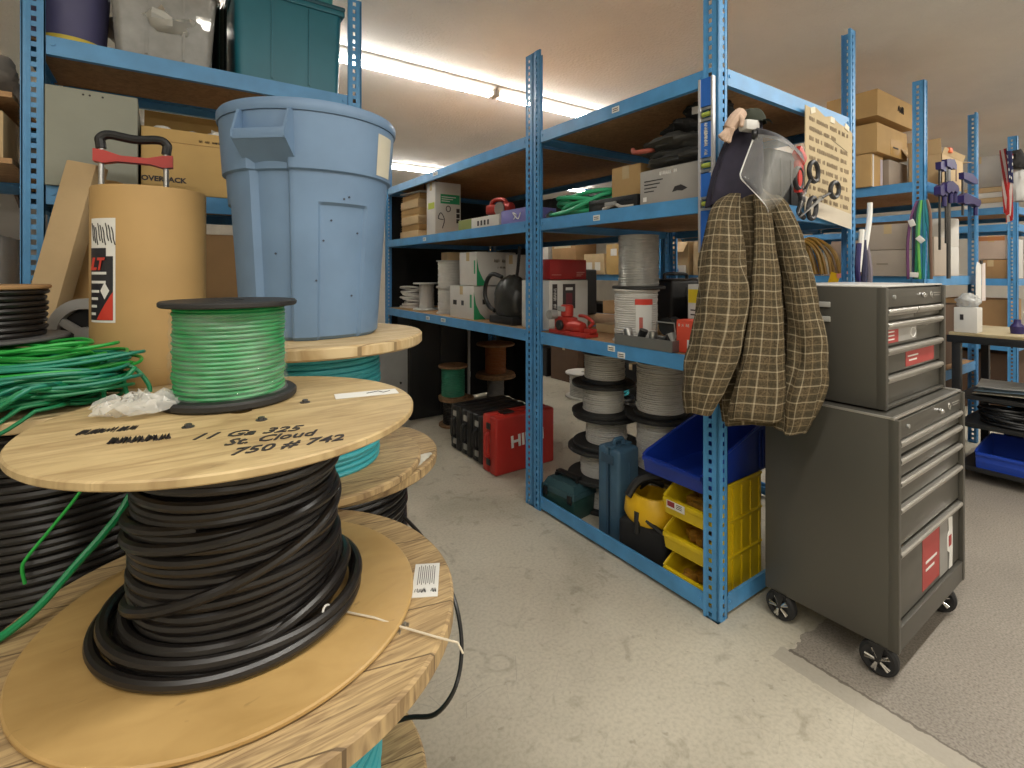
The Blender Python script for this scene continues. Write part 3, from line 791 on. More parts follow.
# ------------------------------------------------------------------ tool chest (two stacked units)
CHEST = mat('dark_grey_enamel', (.086, .081, .068), .36, .25, var=.05, scale=2)
CHESTF = mat('drawer_enamel', (.100, .095, .080), .34, .3, var=.05, scale=2)
ALU = mat('satin_aluminium', (.46, .44, .40), .34, .75, var=.05, stretch=(20, 1, 1))
STK = mat('sticker_red', (.40, .05, .045), .5, var=.06)
CHROME = mat('chrome', (.75, .75, .74), .15, 1)
def chest_unit(t, W, D, z0, z1, lock_h, drawers, base_h, body_name='cabinet_body'):
    """front at y=0, left side at x=0; drawers: list of (z_low, z_high, splits)"""
    fw_ = .024
    b = B()
    b.box((W/2, D/2+.009, (z0+z1)/2), (W, D-.018, z1-z0), bev=.003)
    for x in (fw_/2, W-fw_/2): b.box((x, .0035, (z0+z1)/2), (fw_, .033, z1-z0), bev=.003)
    b.box((W/2, .0045, z0+base_h/2), (W-.01, .029, base_h), bev=.003)
    b.obj(body_name, CHEST, t, smooth=True)
    # lock panel
    b = B(); b.box((W/2, .004, z1-lock_h/2-.004), (W-2*fw_+.006, .016, lock_h-.006), bev=.003); p = b.obj('lock_panel', CHEST, t)
    b = B()
    for u in (.60,): b.cyl((W*u, -.004, z1-lock_h*.5), .011, .012, 16, Matrix.Rotation(PI/2, 4, 'X'), bev=.002)
    b.cyl((W*.60, -.016, z1-lock_h*.5), .007, .004, 12, Matrix.Rotation(PI/2, 4, 'X'))
    o = b.obj('lock', CHROME, p); o['label'] = 'chrome key lock'
    b = B(); b.cyl((W*.14, -.004, z1-lock_h*.5), .008, .008, 12, Matrix.Rotation(PI/2, 4, 'X')); b.obj('rivet', GREYM, p)
    b = B()
    b.tube([(W*.76+.012*math.cos(a*PI/6), -.005, z1-lock_h*.5+.012*math.sin(a*PI/6)) for a in range(12)], .0018, 5, True)
    b.tube([(W*.76+.006, -.005, z1-lock_h*.5-.006), (W*.76+.016, -.005, z1-lock_h*.5-.016)], .0018, 5)
    b.box((W*.87, -.0045, z1-lock_h*.5+.006), (W*.13, .002, .003)); b.box((W*.87, -.0045, z1-lock_h*.5-.004), (W*.10, .002, .003))
    b.obj('badge', ALU, p, smooth=False)
    for za, zb, n in drawers:
        w = (W-2*fw_)/n
        for k in range(n):
            xa = fw_+k*w+.002; ww = w-.004
            b = B(); b.box((xa+ww/2, .009, (za+zb)/2), (ww, .012, zb-za-.006), bev=.002); d = b.obj('drawer', CHESTF, t)
            hh = min(.026, (zb-za)*.55)
            b = B(); zt = zb-.004
            b.prism([(.004, zt), (-.009, zt), (-.0135, zt-.006), (-.0135, zt-hh*.55), (-.009, zt-hh*.7), (-.006, zt-hh), (.004, zt-hh)], xa+.004, xa+ww-.004, 'x')
            o = b.obj('drawer_pull', ALU, d, ang=25)
    return t
CX0, CY0 = 2.17, .694
t = thing('tool_cabinet', 'dark grey rolling tool cabinet with five drawers on black casters', 'tool cabinet', (CX0, CY0, 0))
chest_unit(t, .785, .475, .12, .962, .075, [(.822, .885, 1), (.740, .820, 1), (.643, .738, 1), (.486, .641, 1), (.212, .478, 1)], .085)
b = B()
b.box((.39, .006, .966), (.785, .012, .008), bev=.002); b.box((.006, .24, .966), (.012, .47, .008), bev=.002); b.box((.779, .24, .966), (.012, .47, .008), bev=.002); b.obj('top_rim', ALU, t)
big = [o for o in t.children if o.name.startswith('drawer') and not o.name.startswith('drawer_pull')][-1]
b = B(); b.box((.395, .0025, .335), (.20, .001, .205)); o = b.obj('sticker', STK, big, smooth=False)
b = B(); b.box((.55, .0025, .335), (.10, .001, .235)); b.obj('sticker', mat('sticker_grey', (.28, .27, .25), .5), big, smooth=False)
b = B(); b.prism([(.62, .215), (.665, .215), (.67, .30), (.665, .43), (.61, .44), (.62, .38), (.595, .36), (.60, .30), (.63, .28)], .0018, .003, 'y'); b.obj('sticker', WHITE, big, smooth=False)
b = B(); b.box((.633, .0012, .335), (.035, .001, .045)); b.obj('sticker', STK, big, smooth=False)
b = B()
for k, (u, w) in enumerate(((.30, .13), (.30, .10))): b.box((.33+w/2, .0016, .335-.03*k), (w, .001, .009))
b.obj('sticker_print', WHITE, big, smooth=False)
def caster(cx, cy, ang, rigid=False):
    b = B(); b.M = Matrix.Translation((cx, cy, 0)) @ Matrix.Rotation(ang, 4, 'Z')
    c = b.M.copy()
    for s in (-1, 1): b.prism([(-.020, .121), (.020, .121), (.008, .055), (-.008, .055)], s*.024-.0015, s*.024+.0015, 'x')
    b.box((0, 0, .119), (.055, .06, .006)); f = b.obj('caster', BLACKP, t)
    b = B(); b.M = c; b.lathe([(.034, -.017), (.052, -.019), (.061, -.012), (.0625, 0), (.061, .012), (.052, .019), (.034, .017), (.034, -.017)], 36, (0, 0, .063), Matrix.Rotation(PI/2, 4, 'Y'), caps=False); b.obj('wheel', mat('black_rubber', (.014, .014, .015), .65), f)
    b = B(); b.M = c
    b.lathe([(0, -.0175), (.006, -.0195), (.010, -.0175), (.010, .0175), (.006, .0195), (0, .0175)], 12, (0, 0, .063), Matrix.Rotation(PI/2, 4, 'Y'))
    for k in range(5):
        for s in (-1, 1):
            a = k*2*PI/5+.3
            for q in (-.13, .13): b.tube([(s*.0205, .008*math.sin(a), .063+.008*math.cos(a)), (s*.0205, .042*math.sin(a+q), .063+.042*math.cos(a+q))], .0052, 6)
    o = b.obj('hub_spokes', CHROME, f); o['label'] = 'bright star-shaped wheel spokes'
    b = B(); b.M = c; b.lathe([(0, -.012), (.036, -.012), (.036, .012), (0, .012)], 20, (0, 0, .063), Matrix.Rotation(PI/2, 4, 'Y')); b.obj('wheel_disc', BLACKP, f)
caster(.022, .055, .12); caster(.022, .415, 0); caster(.65, .045, .2); caster(.65, .415, 0)

t = thing('tool_chest', 'dark grey top tool chest with red stickers, standing on the rolling cabinet', 'tool chest', (2.258, .762, .9705))
chest_unit(t, .70, .405, 0, .47, .078, [(.337, .388, 2), (.237, .334, 1), (.128, .234, 1), (.012, .125, 1)], .012)
b = B(); b.box((.35, .2025, .4735), (.70, .405, .007), bev=.003); o = b.obj('lid', mat('pale_lid_mat', (.66, .65, .62), .25), t); o['label'] = 'pale shiny lid'
b = B()
for z_ in (.335, .395): b.box((-.004, .26, z_), (.010, .16, .022), bev=.003)
b.obj('side_handle', mat('pale_metal', (.55, .54, .50), .4, .4), t)
dr = [o for o in t.children if o.name.startswith('drawer') and not o.name.startswith('drawer_pull')]
b = B(); b.box((.105, .0022, .277), (.13, .001, .055)); b.obj('sticker', STK, dr[2], smooth=False)
b = B(); b.box((.27, .0022, .277), (.20, .001, .055)); b.obj('sticker', mat('sticker_silver', (.36, .35, .33), .4), dr[2], smooth=False)
b = B(); b.box((.42, .0022, .170), (.34, .001, .062)); b.obj('sticker', STK, dr[3], smooth=False)
b = B()
for k in range(3): b.box((.09, .0012, .293-.015*k), (.07, .001, .005))
b.obj('sticker_print', WHITE, dr[2], smooth=False)
b = B(); b.tube([(.33+.03*math.cos(a*PI/8), .001, .277+.02*math.sin(a*PI/8)) for a in range(16)], .002, 5, True); b.obj('sticker_print', WHITE, dr[2])
b = B()
for k in range(2): b.box((.33, .0012, .18-.018*k), (.12-.03*k, .001, .006))
b.obj('sticker_print', WHITE, dr[3], smooth=False)

# ------------------------------------------------------------------ clothes hung on the rack corner
def plaid():
    m, nt, p = nodes('brown_plaid_wool'); N, L = nt.nodes, nt.links
    p.inputs['Roughness'].default_value = .95; p.inputs['Specular IOR Level'].default_value = .1
    uv = N.new('ShaderNodeUVMap'); sp = N.new('ShaderNodeSeparateXYZ'); L.new(uv.outputs[0], sp.inputs[0])
    def M_(op, a, b=None):
        x = N.new('ShaderNodeMath'); x.operation = op
        for i, val in enumerate((a, b)):
            if val is None: continue
            if isinstance(val, (int, float)): x.inputs[i].default_value = val
            else: L.new(val, x.inputs[i])
        return x.outputs[0]
    def line(src, period, off, w):
        f = M_('FRACT', M_('ADD', M_('MULTIPLY', src, 1/period), off))
        return M_('MAXIMUM', M_('SUBTRACT', 1, M_('MULTIPLY', M_('ABSOLUTE', M_('SUBTRACT', f, .5)), period/w)), 0)
    lines = M_('ADD', line(sp.outputs[0], .062, .0, .0036), line(sp.outputs[1], .062, .1, .0036))
    faint = M_('ADD', line(sp.outputs[0], .062, .5, .003), line(sp.outputs[1], .062, .6, .003))
    dark = M_('ADD', line(sp.outputs[0], .062, .25, .016), line(sp.outputs[1], .062, .35, .016))
    tc = N.new('ShaderNodeTexCoord'); nz = N.new('ShaderNodeTexNoise'); nz.inputs['Scale'].default_value = 140; L.new(tc.outputs['Object'], nz.inputs['Vector'])
    cr = N.new('ShaderNodeValToRGB'); e = cr.color_ramp.elements; e[0].position = .35; e[1].position = .65
    e[0].color = (.062, .046, .026, 1); e[1].color = (.128, .096, .056, 1); L.new(nz.outputs['Fac'], cr.inputs['Fac'])
    def mx(a, c, f):
        x = N.new('ShaderNodeMix'); x.data_type = 'RGBA'; L.new(f, x.inputs[0]); L.new(a, x.inputs[6]); x.inputs[7].default_value = c+(1,); return x.outputs[2]
    c = mx(cr.outputs[0], (.045, .040, .026), M_('MULTIPLY', dark, .45))
    c = mx(c, (.26, .20, .12), M_('MULTIPLY', faint, .5)); c = mx(c, (.50, .43, .30), M_('MULTIPLY', lines, .5))
    L.new(c, p.inputs['Base Color'])
    b = N.new('ShaderNodeBump'); b.inputs['Strength'].default_value = .4; b.inputs['Distance'].default_value = .003; L.new(nz.outputs['Fac'], b.inputs['Height']); L.new(b.outputs[0], p.inputs['Normal'])
    return m
PLAID = plaid()
CO = rt*.984+fw*2.05
def loft(sections, m, name, parent, n=48, k=40, fold=.0, nf=5, seed=0, open_=False, uvs=None, crease=.0):
    """cloth tube through sections (u, w, z, half width, half depth)"""
    b = B(); lay = b.bm.loops.layers.uv.verify(); ss = spline([s[:3] for s in sections], 8); hs = spline([(s[3], s[4], 0) for s in sections], 8)
    V = []
    L_ = 0
    for j, (c, h) in enumerate(zip(ss, hs)):
        if j: L_ += (ss[j]-ss[j-1]).length
        f = j/(len(ss)-1); row = []
        for i in range(n):
            a = 2*PI*i/n
            g = 1+fold*(.35+.65*f)*math.sin(nf*a+seed+1.2*f)+fold*.5*math.sin((nf*2-1)*a+seed*2+2*f)
            g += crease*noise.noise((2.2*math.cos(a)+seed, 2.2*math.sin(a), c.z*9+seed))
            ca, sa = math.cos(a), math.sin(a)
            ca = math.copysign(abs(ca)**.8, ca); sa = math.copysign(abs(sa)**.8, sa)
            p = rt*(c.x+h.x*g*ca)+fw*(c.y+h.y*g*sa)
            row.append((b.v((p.x, p.y, c.z+.006*math.sin(3*a+seed)*f)), (i, L_)))
        V.append((row, h))
    for j in range(len(V)-1):
        h = V[j][1]; circ = .50
        for i in range(n):
            q = (i+1) % n
            f = b.f([V[j][0][i][0], V[j][0][q][0], V[j+1][0][q][0], V[j+1][0][i][0]])
            if f:
                for lp, (ii, jj) in zip(f.loops, ((i, j), (i+1, j), (i+1, j+1), (i, j+1))):
                    lp[lay].uv = (circ*ii/n+seed*.013, V[jj][0][0][1][1])
    if not open_:
        for r_ in (V[0][0], V[-1][0]): b.f([x[0] for x in r_])
    return b.obj(name, m, parent, ang=60)
def U(px, w=0): return (px-512)/500*(2.05+w)-.984
def Zp(py, w=0): return 1.5-(py-272)*(2.05+w)/500
def S(px, w, py, hp, d): return (U(px, w), w, Zp(py, w), hp*(2.05+w)/500, d)
ct = thing('coat', 'brown plaid wool coat hanging from the corner of the middle blue rack', 'coat', (CO.x, CO.y, 0))
loft([S(746, .05, 184, 8, .02), S(746, .04, 196, 24, .035), S(750, .03, 212, 33, .04), S(755, .02, 245, 39, .045), S(758, .015, 320, 42, .04), S(760, .01, 380, 42, .04), S(762, .0, 424, 38, .035)], PLAID, 'body', ct, fold=.10, nf=5, seed=1, crease=.14)
loft([S(733, .02, 194, 7, .025), S(727, -.01, 204, 12, .04), S(723, -.04, 225, 16, .05), S(722, -.065, 262, 21, .058), S(721, -.085, 307, 24, .062), S(713, -.095, 350, 24, .062), S(704, -.10, 385, 20, .055), S(700, -.10, 402, 15, .048), S(698, -.098, 412, 12, .042)], PLAID, 'sleeve', ct, fold=.045, nf=3, seed=2, crease=.20)
loft([S(770, .01, 196, 8, .025), S(779, -.02, 208, 10, .035), S(790, -.045, 240, 12, .045), S(800, -.07, 290, 13, .05), S(806, -.09, 330, 15, .055), S(806, -.105, 370, 18, .06), S(800, -.115, 402, 19, .055), S(795, -.115, 422, 15, .048), S(791, -.113, 431, 12, .042)], PLAID, 'sleeve', ct, fold=.05, nf=3, seed=5.3, crease=.24)
loft([S(760, -.01, 195, 7, .012), S(763, -.05, 225, 9, .018), S(765, -.08, 285, 14, .024), S(763, -.10, 340, 19, .028), S(758, -.115, 390, 24, .030), S(755, -.118, 412, 26, .032), S(755, -.115, 420, 25, .024)], PLAID, 'front_panel', ct, fold=.10, nf=3, seed=8, crease=.14)
NAVY = mat('navy_cloth', (.016, .013, .028), .85, var=.2, scale=20)
nv = thing('navy_jacket', 'dark navy garment hanging above the plaid coat behind the face shield', 'jacket', (CO.x, CO.y, 0))
loft([S(748, .05, 116, 8, .02), S(747, .04, 126, 14, .032), S(742, .035, 150, 20, .036), S(737, .035, 178, 24, .038), S(734, .04, 206, 27, .034)], NAVY, 'cloth', nv, fold=.08, nf=4, seed=3, crease=.15)
cp = thing('cap', 'dark olive cap on top of the hanging clothes', 'cap', (CO.x, CO.y, 0))
CAPM = mat('dark_olive_cloth', (.03, .035, .022), .9, var=.2)
b = B()
def capf(u, v):
    a = 2*PI*u; r = math.cos(v*PI/2)
    p = rt*(U(752, .03)+.062*r*math.cos(a)*(1+.1*math.sin(3*a)))+fw*(.03+.05*r*math.sin(a)); return (p.x, p.y, Zp(122)+.065*math.sin(v*PI/2)+.006*math.sin(5*a)*r)
b.grid(capf, 28, 9, closed_u=True); b.obj('crown', CAPM, cp)
b = B(); b.grid(lambda u, v: tuple((rt*(U(758)+.075*(u-.5)*1.3)+fw*(-.02-.055*v*math.sin(PI*min(1, max(0, u)))))[:2])+(Zp(121)-.012*v-.02*abs(u-.5),), 14, 6)
bmesh.ops.solidify(b.bm, geom=list(b.bm.faces), thickness=.003); b.obj('peak', CAPM, cp)
gl = thing('work_gloves', 'worn tan and pink work gloves tucked beside the cap', 'gloves', (CO.x, CO.y, 0))
def chain(pts, rad, m, name, parent):
    b = B(); pp = [tuple((rt*U(x, w)+fw*w)[:2])+(Zp(y, w),) for x, w, y in pts]; sp_ = spline(pp, 6); n = len(sp_)
    rs = [rad*(.75+.35*math.sin(PI*min(1, .15+i/n*.85))) for i in range(n)]; rs[0] *= .4; rs[-1] *= .5
    b.tube(sp_, rs, 10); return b.obj(name, m, parent)
GLM = mat('tan_glove_leather', (.50, .36, .27), .8, var=.15, scale=25)
chain([(742, -.01, 112), (735, -.02, 120), (728, -.02, 130)], .026, GLM, 'palm', gl)
for k, (dx, dy) in enumerate(((-9, 7), (-7, 10), (-4, 12), (-1, 13))): chain([(729+k*1.5, -.02-.008*k, 127), (727+dx*.4+k, -.03, 131+dy*.4), (725+dx*.7+k*1.5, -.03, 130+dy)], .0095, GLM, 'finger', gl)
chain([(738, -.03, 114), (742, -.05, 120), (741, -.055, 127)], .0095, GLM, 'finger', gl)

# face shield
fs = thing('face_shield', 'clear face shield visor with grey crown hooked over the navy garment', 'face shield', (CO.x, CO.y, 0))
def vis(u, v, push=0):
    TL, TR, BL, BR = (755, 134), (805, 160), (737, 182), (775, 212)
    px = (TL[0]*(1-u)+TR[0]*u)*(1-v)+(BL[0]*(1-u)+BR[0]*u)*v; py = (TL[1]*(1-u)+TR[1]*u)*(1-v)+(BL[1]*(1-u)+BR[1]*u)*v
    bow = math.sin(PI*u)
    px += 9*bow*(.55+.2*v); py -= 7*bow*(1-v)-5*bow*v
    w = -.05-.14*bow-.02*v+push
    if v > .8: q = (v-.8)/.2; px += (-(u-.5)*14)*q*q
    p = rt*U(px, w)+fw*w; return (p.x, p.y, Zp(py, w))
b = B(); b.grid(vis, 34, 20); o = b.obj('visor', glassy('visor_plastic', (.52, .52, .50), .36, .2), fs); o['label'] = 'clear scratched visor'
b = B(); b.tube([vis(0, v/12, -.002) for v in range(13)], .003, 6); b.tube([vis(u/24, 1, -.002) for u in range(25)], .002, 6); b.obj('visor_edge_glint', mat('pale_glint', (.7, .7, .68), .3), fs)  # pale tubes paint the glint along the visor edges
b = B()
def crown(u, v):
    p = Vector(vis(u, 0)); q = fw*(.03+.06*math.sin(PI*u)*v)
    return (p.x+q.x*v-.0, p.y+q.y*v, p.z+.050*math.sin(v*PI*.55)-.012)
b.grid(crown, 30, 8); bmesh.ops.solidify(b.bm, geom=list(b.bm.faces), thickness=.004)
b.obj('crown', mat('grey_shield_crown', (.20, .20, .22), .5), fs)
b = B(); p = Vector(vis(0, .02)); b.M = Matrix.Translation(p) @ Matrix.Rotation(.6, 4, 'Z') @ Matrix.Rotation(PI/2, 4, 'X'); b.cyl((0, 0, -.01), .024, .02, 20, bev=.004); b.cyl((0, 0, .01), .010, .006, 12); b.obj('pivot_knob', BLACKP, fs)
b = B(); p = rt*U(749, -.04)+fw*-.04; b.M = Matrix.Translation((p.x, p.y, Zp(126, -.04))) @ Matrix.Rotation(-.3, 4, 'Z'); b.box((0, 0, 0), (.07, .05, .045), bev=.015); b.obj('sweat_band', mat('grey_white_foam', (.58, .57, .54), .9), fs)

# spirit level on the corner post
lv = thing('spirit_level', 'long blue spirit level with silver edges, upright on the corner post', 'spirit level', (1.919, 1.288, 1.585), 0)
Lh = .75
for s in (-1, 1): B().box((0, s*.031, Lh/2), (.022, .010, Lh), bev=.001).obj('edge_rail', mat('silver_rail', (.62, .60, .60), .3, .6), lv)
b = B(); bl = mat('level_blue', (.02, .13, .50), .4)
for z0_, z1_ in ((0, .18), (.24, .34), (.41, .56), (.63, .75)): b.box((0, 0, (z0_+z1_)/2), (.010, .055, z1_-z0_))
b.obj('web', bl, lv, smooth=False)
for zc in (.21, .375, .595):
    v_ = B().cyl((-.0, -.02, zc), .011, .04, 12, Matrix.Rotation(-PI/2, 4, 'X')).obj('vial', mat('vial_green', (.35, .42, .08), .15), lv)
    for q in (-1, 1): B().box((0, 0, zc+q*.024), (.012, .055, .012)).obj('vial_frame', STEEL, v_, smooth=False)
b = B(); rl = random.Random(4); scribble(b, .42, .55, 0, .02, lambda u, w: (-.0056, -w, u), rl, .0016); b.obj('faded_print', WHITE, lv)

# cardboard notice on the side beam
sg = thing('cardboard_sign', 'cardboard notice with handwritten lines hung from the rack side beam', 'sign', (2.93, 1.225, 0))
b = B()
b.prism([(-.278, 1.800), (.262, 1.742), (.275, 2.285), (.24, 2.30), (.10, 2.315), (.02, 2.338), (-.06, 2.322), (-.16, 2.352), (-.20, 2.338), (-.272, 2.345)], 0, .004, 'y')
b.obj('board', mat('tan_card', (.50, .40, .24), .8, var=.06), sg, smooth=False)
b = B(); b.prism([(-.278, 1.798), (.262, 1.740), (.264, 1.825), (-.276, 1.883)], -.0012, -.0002, 'y'); b.obj('clear_sleeve', mat('milky_sleeve', (.56, .50, .40), .35), sg, smooth=False)
rl = random.Random(8); PENC = mat('pencil_brown', (.34, .27, .18), .8)
for k in range(9):
    z_ = 2.285-.050*k; b = B()
    scribble(b, -.235, (.08 if k % 3 else .21), 0, .026, lambda u, w: (u, -.0008, z_+w-.06*(u+.23)), rl, .0010)
    b.obj('handwriting', PENC, sg); b = B()
    if k > 1 and k % 3: scribble(b, .12, .22, 0, .026, lambda u, w: (u, -.0008, z_+w-.06*(u+.23)), rl, .0011); b.obj('handwriting', PENC, sg)
b = B(); b.tube([(-.23, -.0008, 2.235), (.0, -.0008, 2.215), (.21, -.0008, 2.17)], .0013, 5); b.obj('underline', GREYINK, sg)
for x in (-.2, .02, .2): B().box((x, -.002, 2.33-.06*(x+.2)), (.05, .004, .03), rot=Matrix.Rotation(.3*x*5, 4, 'Y')).obj('masking_tape', mat('pale_tape', (.72, .66, .52), .7), sg, smooth=False)

# shears hanging by the notice
def shears(label, rings, piv, tip, m, Y_=1.17, red=False):
    t = thing('shears', label, 'shears', (0, 0, 0))
    def W_(px, py, dy=0):
        tt = (px-512)/500.; d0, d1 = .5713+tt*.8208, .8208-tt*.5713; k = (Y_)/d1
        return Vector((d0*k, Y_+dy, 1.5-(py-272)*k/500))
    P = W_(*piv); t.location = P
    for j, (cx_, cy_, rx, ry, tl) in enumerate(rings):
        C = W_(cx_, cy_)-P; k = .00545; pts = []
        for q in range(28):
            a = 2*PI*q/28; u, w_ = rx*k*math.cos(a), ry*k*math.sin(a)
            pts.append(C+Vector((u*math.cos(tl)-w_*math.sin(tl), .008*(j*2-1), u*math.sin(tl)+w_*math.cos(tl))))
        b = B(); b.tube(pts, .0115, 8, True)
        near = min(pts, key=lambda p: p.length); b.tube([near, near*.4, Vector((0, .004*(j*2-1), 0))], .0075, 8); b.obj('handle', m, t)
    T = W_(*tip)-P
    for j in (-1, 1):
        b = B(); n = Vector((-T.z, 0, T.x)).normalized()*.010
        A = [Vector((0, j*.003, 0))+n, Vector((0, j*.003, 0))-n, T*.98+Vector((0, j*.003, 0))]
        b.prism([(p.x, p.z) for p in A], j*.003-.0015, j*.003+.0015, 'y'); b.obj('blade', STEEL, t)
    b = B(); b.cyl((0, -.008, 0), .012, .014, 14, Matrix.Rotation(-PI/2, 4, 'X')); b.obj('pivot', STEEL, t)
shears('black-handled shears with two open loops hanging in front of the cardboard notice', [(833, 190, 9, 7, .4), (814, 208, 7, 10, -.35)], (821, 198), (799, 218), BLACKP)
shears('second black-handled shears tangled at the left edge of the notice', [(812, 172, 8.5, 9, .2), (800, 178, 6, 9, 0)], (804, 192), (797, 216), BLACKP, 1.19)
b = B(); b.box((0, 0, 0), (.05, .03, .16), bev=.012); b.box((0, -.005, .10), (.085, .035, .06), rot=Matrix.Rotation(.7, 4, 'Y'), bev=.012)
sn = thing('pliers', 'red-handled cutter hanging between the visor and the notice', 'cutter', (2.545, 1.205, 1.965))
b.obj('handle', REDP, sn); b = B(); b.tube(spline([(.0, 0, -.07), (.01, -.01, -.12), (-.02, -.01, -.17), (.03, -.01, -.20)]), .012, 8); b.box((.01, -.01, -.11), (.04, .02, .03), bev=.004); b.obj('jaw', BLACKP, sn)

# ------------------------------------------------------------------ goods: helpers
def lump(name, c, s, m, parent, seed=0, amp=.25, fr=1.6, nu=36, nv=20, flat=True):
    b = B(); c = Vector(c)
    def fn(u, v):
        a = 2*PI*u; e = PI*(v-.5)
        d = Vector((math.cos(e)*math.cos(a), math.cos(e)*math.sin(a), math.sin(e)))
        k = 1+amp*noise.noise(d*fr+Vector((seed, seed*2.3, 0)))+amp*.5*noise.noise(d*fr*3+Vector((seed*3, 0, seed)))
        k += amp*.35*abs(math.sin(5*noise.noise(d*fr*1.4+Vector((0, seed, 0)))*3))
        p = Vector((d.x*s[0]*k, d.y*s[1]*k, d.z*s[2]*k))
        if flat: p.z = max(p.z, -s[2]*.75)
        return c+p
    b.grid(fn, nu, nv, closed_u=True)
    bmesh.ops.remove_doubles(b.bm, verts=b.bm.verts, dist=.0004)
    return b.obj(name, m, parent, ang=50)
def spool(name, label, x, y, z, Rf, rw, h, t, fm, wm, pitch=.008, group=None, top=True, cat='wire spool', rough_w=.0012, hub=None):
    r = thing(name, label, cat, (x, y, z), random.uniform(0, 6), group)
    flange(r, Rf, 0, t, fm, hub=hub or Rf*.16, seg=48, bev=min(.004, t*.25))
    if top: flange(r, Rf, h-t, t, fm, hub=hub or Rf*.16, seg=48, bev=min(.004, t*.25))
    winding(r, rw, t, h-(t if top else 0), pitch, wm, rough_w, random.randint(0, 99), 'wire', .01, 6, 44)
    return r
def hard_case(name, label, x0, x1, y0, y1, z0, h, m, face='-x', group=None, lat=GREYM, ribs=3, cat='tool case'):
    """moulded carry case standing on edge: two shells, latches, grab handle on the given face"""
    d = (x1-x0, y1-y0, h); t = thing(name, label, cat, ((x0+x1)/2, (y0+y1)/2, z0), 0, group)
    for s in (-1, 1):
        b = B(); b.box((0, s*(d[1]/4+.001), h/2), (d[0], d[1]/2-.004, h), bev=min(.022, d[1]*.14), seg=3)
        for k in range(ribs):
            u = (k+1)/(ribs+1); b.box((-d[0]/2+u*d[0], s*(d[1]/2-.001), h*.5), (d[0]*.05, .008, h*.72), bev=.003)
        b.obj('shell', m, t)
    if face == '-x':
        b = B(); b.tube(spline([(-d[0]/2, 0, h*.30), (-d[0]/2-.03, 0, h*.34), (-d[0]/2-.035, 0, h*.5), (-d[0]/2-.03, 0, h*.66), (-d[0]/2, 0, h*.70)]), .012, 8); b.obj('handle', m, t)
        for q in (.2, .82): B().box((-d[0]/2-.004, 0, h*q), (.010, .05, .045), bev=.003).obj('latch', lat, t)
    else:
        b = B(); b.tube(spline([(-d[0]*.2, 0, h), (-d[0]*.18, 0, h+.03), (0, 0, h+.035), (d[0]*.18, 0, h+.03), (d[0]*.2, 0, h)]), .012, 8); b.obj('handle', m, t)
        for q in (-.36, .36): B().box((d[0]*q, 0, h+.003), (.045, .05, .010), bev=.003).obj('latch', lat, t)
    return t, d
def hopper(name, label, x0, x1, y0, y1, z0, h, m, group=None, lip=.42, slope=.34):
    """open-front stacking bin, opening toward -X"""
    L, W, w = x1-x0, y1-y0, .006; t = thing(name, label, 'storage bin', (x0, (y0+y1)/2, z0), 0, group)
    side = [(.012, 0), (L, 0), (L, h), (L*slope, h), (L*.05, h*(lip+.08)), (0, h*lip), (0, h*.3)]
    b = B()
    for s in (-1, 1): b.prism(side, s*W/2-(w if s > 0 else 0), s*W/2+(0 if s > 0 else w), 'y')
    b.box((L/2, 0, w/2), (L-.02, W-2*w, w)); b.box((L-w/2, 0, h/2), (w, W-2*w, h))
    b.prism([(.012, 0), (.022, 0), (.008, h*.3), (.008, h*lip), (0, h*lip), (0, h*.3)], -W/2+w, W/2-w, 'y')
    b.obj('bin_wall', m, t, smooth=False)
    b = B()
    for s in (-1, 1): b.tube([(0, s*W/2, h*lip), (L*.05, s*W/2, h*(lip+.08)), (L*slope, s*W/2, h), (L, s*W/2, h)], .007, 6)
    b.tube([(L, -W/2, h), (L, W/2, h)], .007, 6); b.box((-.003, 0, h*lip-.012), (.016, W, .022), bev=.004)
    b.obj('rim', m, t)
    for s in (-1, 1):
        for k in range(4): B().box((L*(max(slope, .45)+(.95-max(slope, .45))/3*k), s*(W/2+.003), h*.47), (.008, .006, h*.84)).obj('rib', m, t, smooth=False)
    return t

# ------------------------------------------------------------------ middle rack, near bay, upper shelf (z 1.834)
Z2, Z3 = 1.8335, 1.1235
GPRINT = mat('grey_print_box', (.36, .34, .31), .6)
t, d = carton('printed_box', 'flat grey printed box under the dark jackets, upper shelf near the corner post', 2.0, 2.42, 1.37, 1.727, Z2, .175, GPRINT, tape=None)
fmarks(t, d, '-x', .50, .86, .11, .02, WHITE)
for k in range(4): panel(t, d, '-x', .08, .40-.05*k, .68-.10*k, .71-.10*k, INK)
panel(t, d, '-x', .06, .12, .12, .25, WHITE); b = B(); b.prism([(.56, .05), (.60, .075), (.70, .08), (.80, .06), (.72, .05), (.64, .055)], 0, .001, 'x'); o = b.obj('printed_panel', INK, t, smooth=False)
o.matrix_local = Matrix(((0, 0, 1, -.2115), (-.357, 0, 0, .18), (0, 1, 0, 0), (0, 0, 0, 1))) @ Matrix(((0, 1, 0, 0), (0, 0, 1, 0), (1, 0, 0, 0), (0, 0, 0, 1)))
JK = [mat('charcoal_fleece', (.018, .017, .016), .95, var=.3, scale=12), mat('dark_grey_cloth', (.05, .048, .042), .9, var=.25, scale=12), mat('worn_black_vinyl', (.030, .030, .028), .35, var=.3)]
jk = thing('jacket_heap', 'heap of dark jackets and bags piled on the flat grey printed box', 'jackets', (2.2, 1.56, Z2+.18))
lump('folded_bag', (0, .0, .045), (.20, .20, .05), JK[2], jk, 1, .25, 1.2)
lump('jacket', (-.02, .03, .12), (.17, .20, .06), JK[1], jk, 4, .35, 1.5)
lump('jacket', (.03, -.02, .20), (.15, .15, .06), JK[0], jk, 7, .35, 1.6)
lump('jacket', (.02, -.09, .275), (.11, .10, .055), JK[0], jk, 11, .30, 1.8)
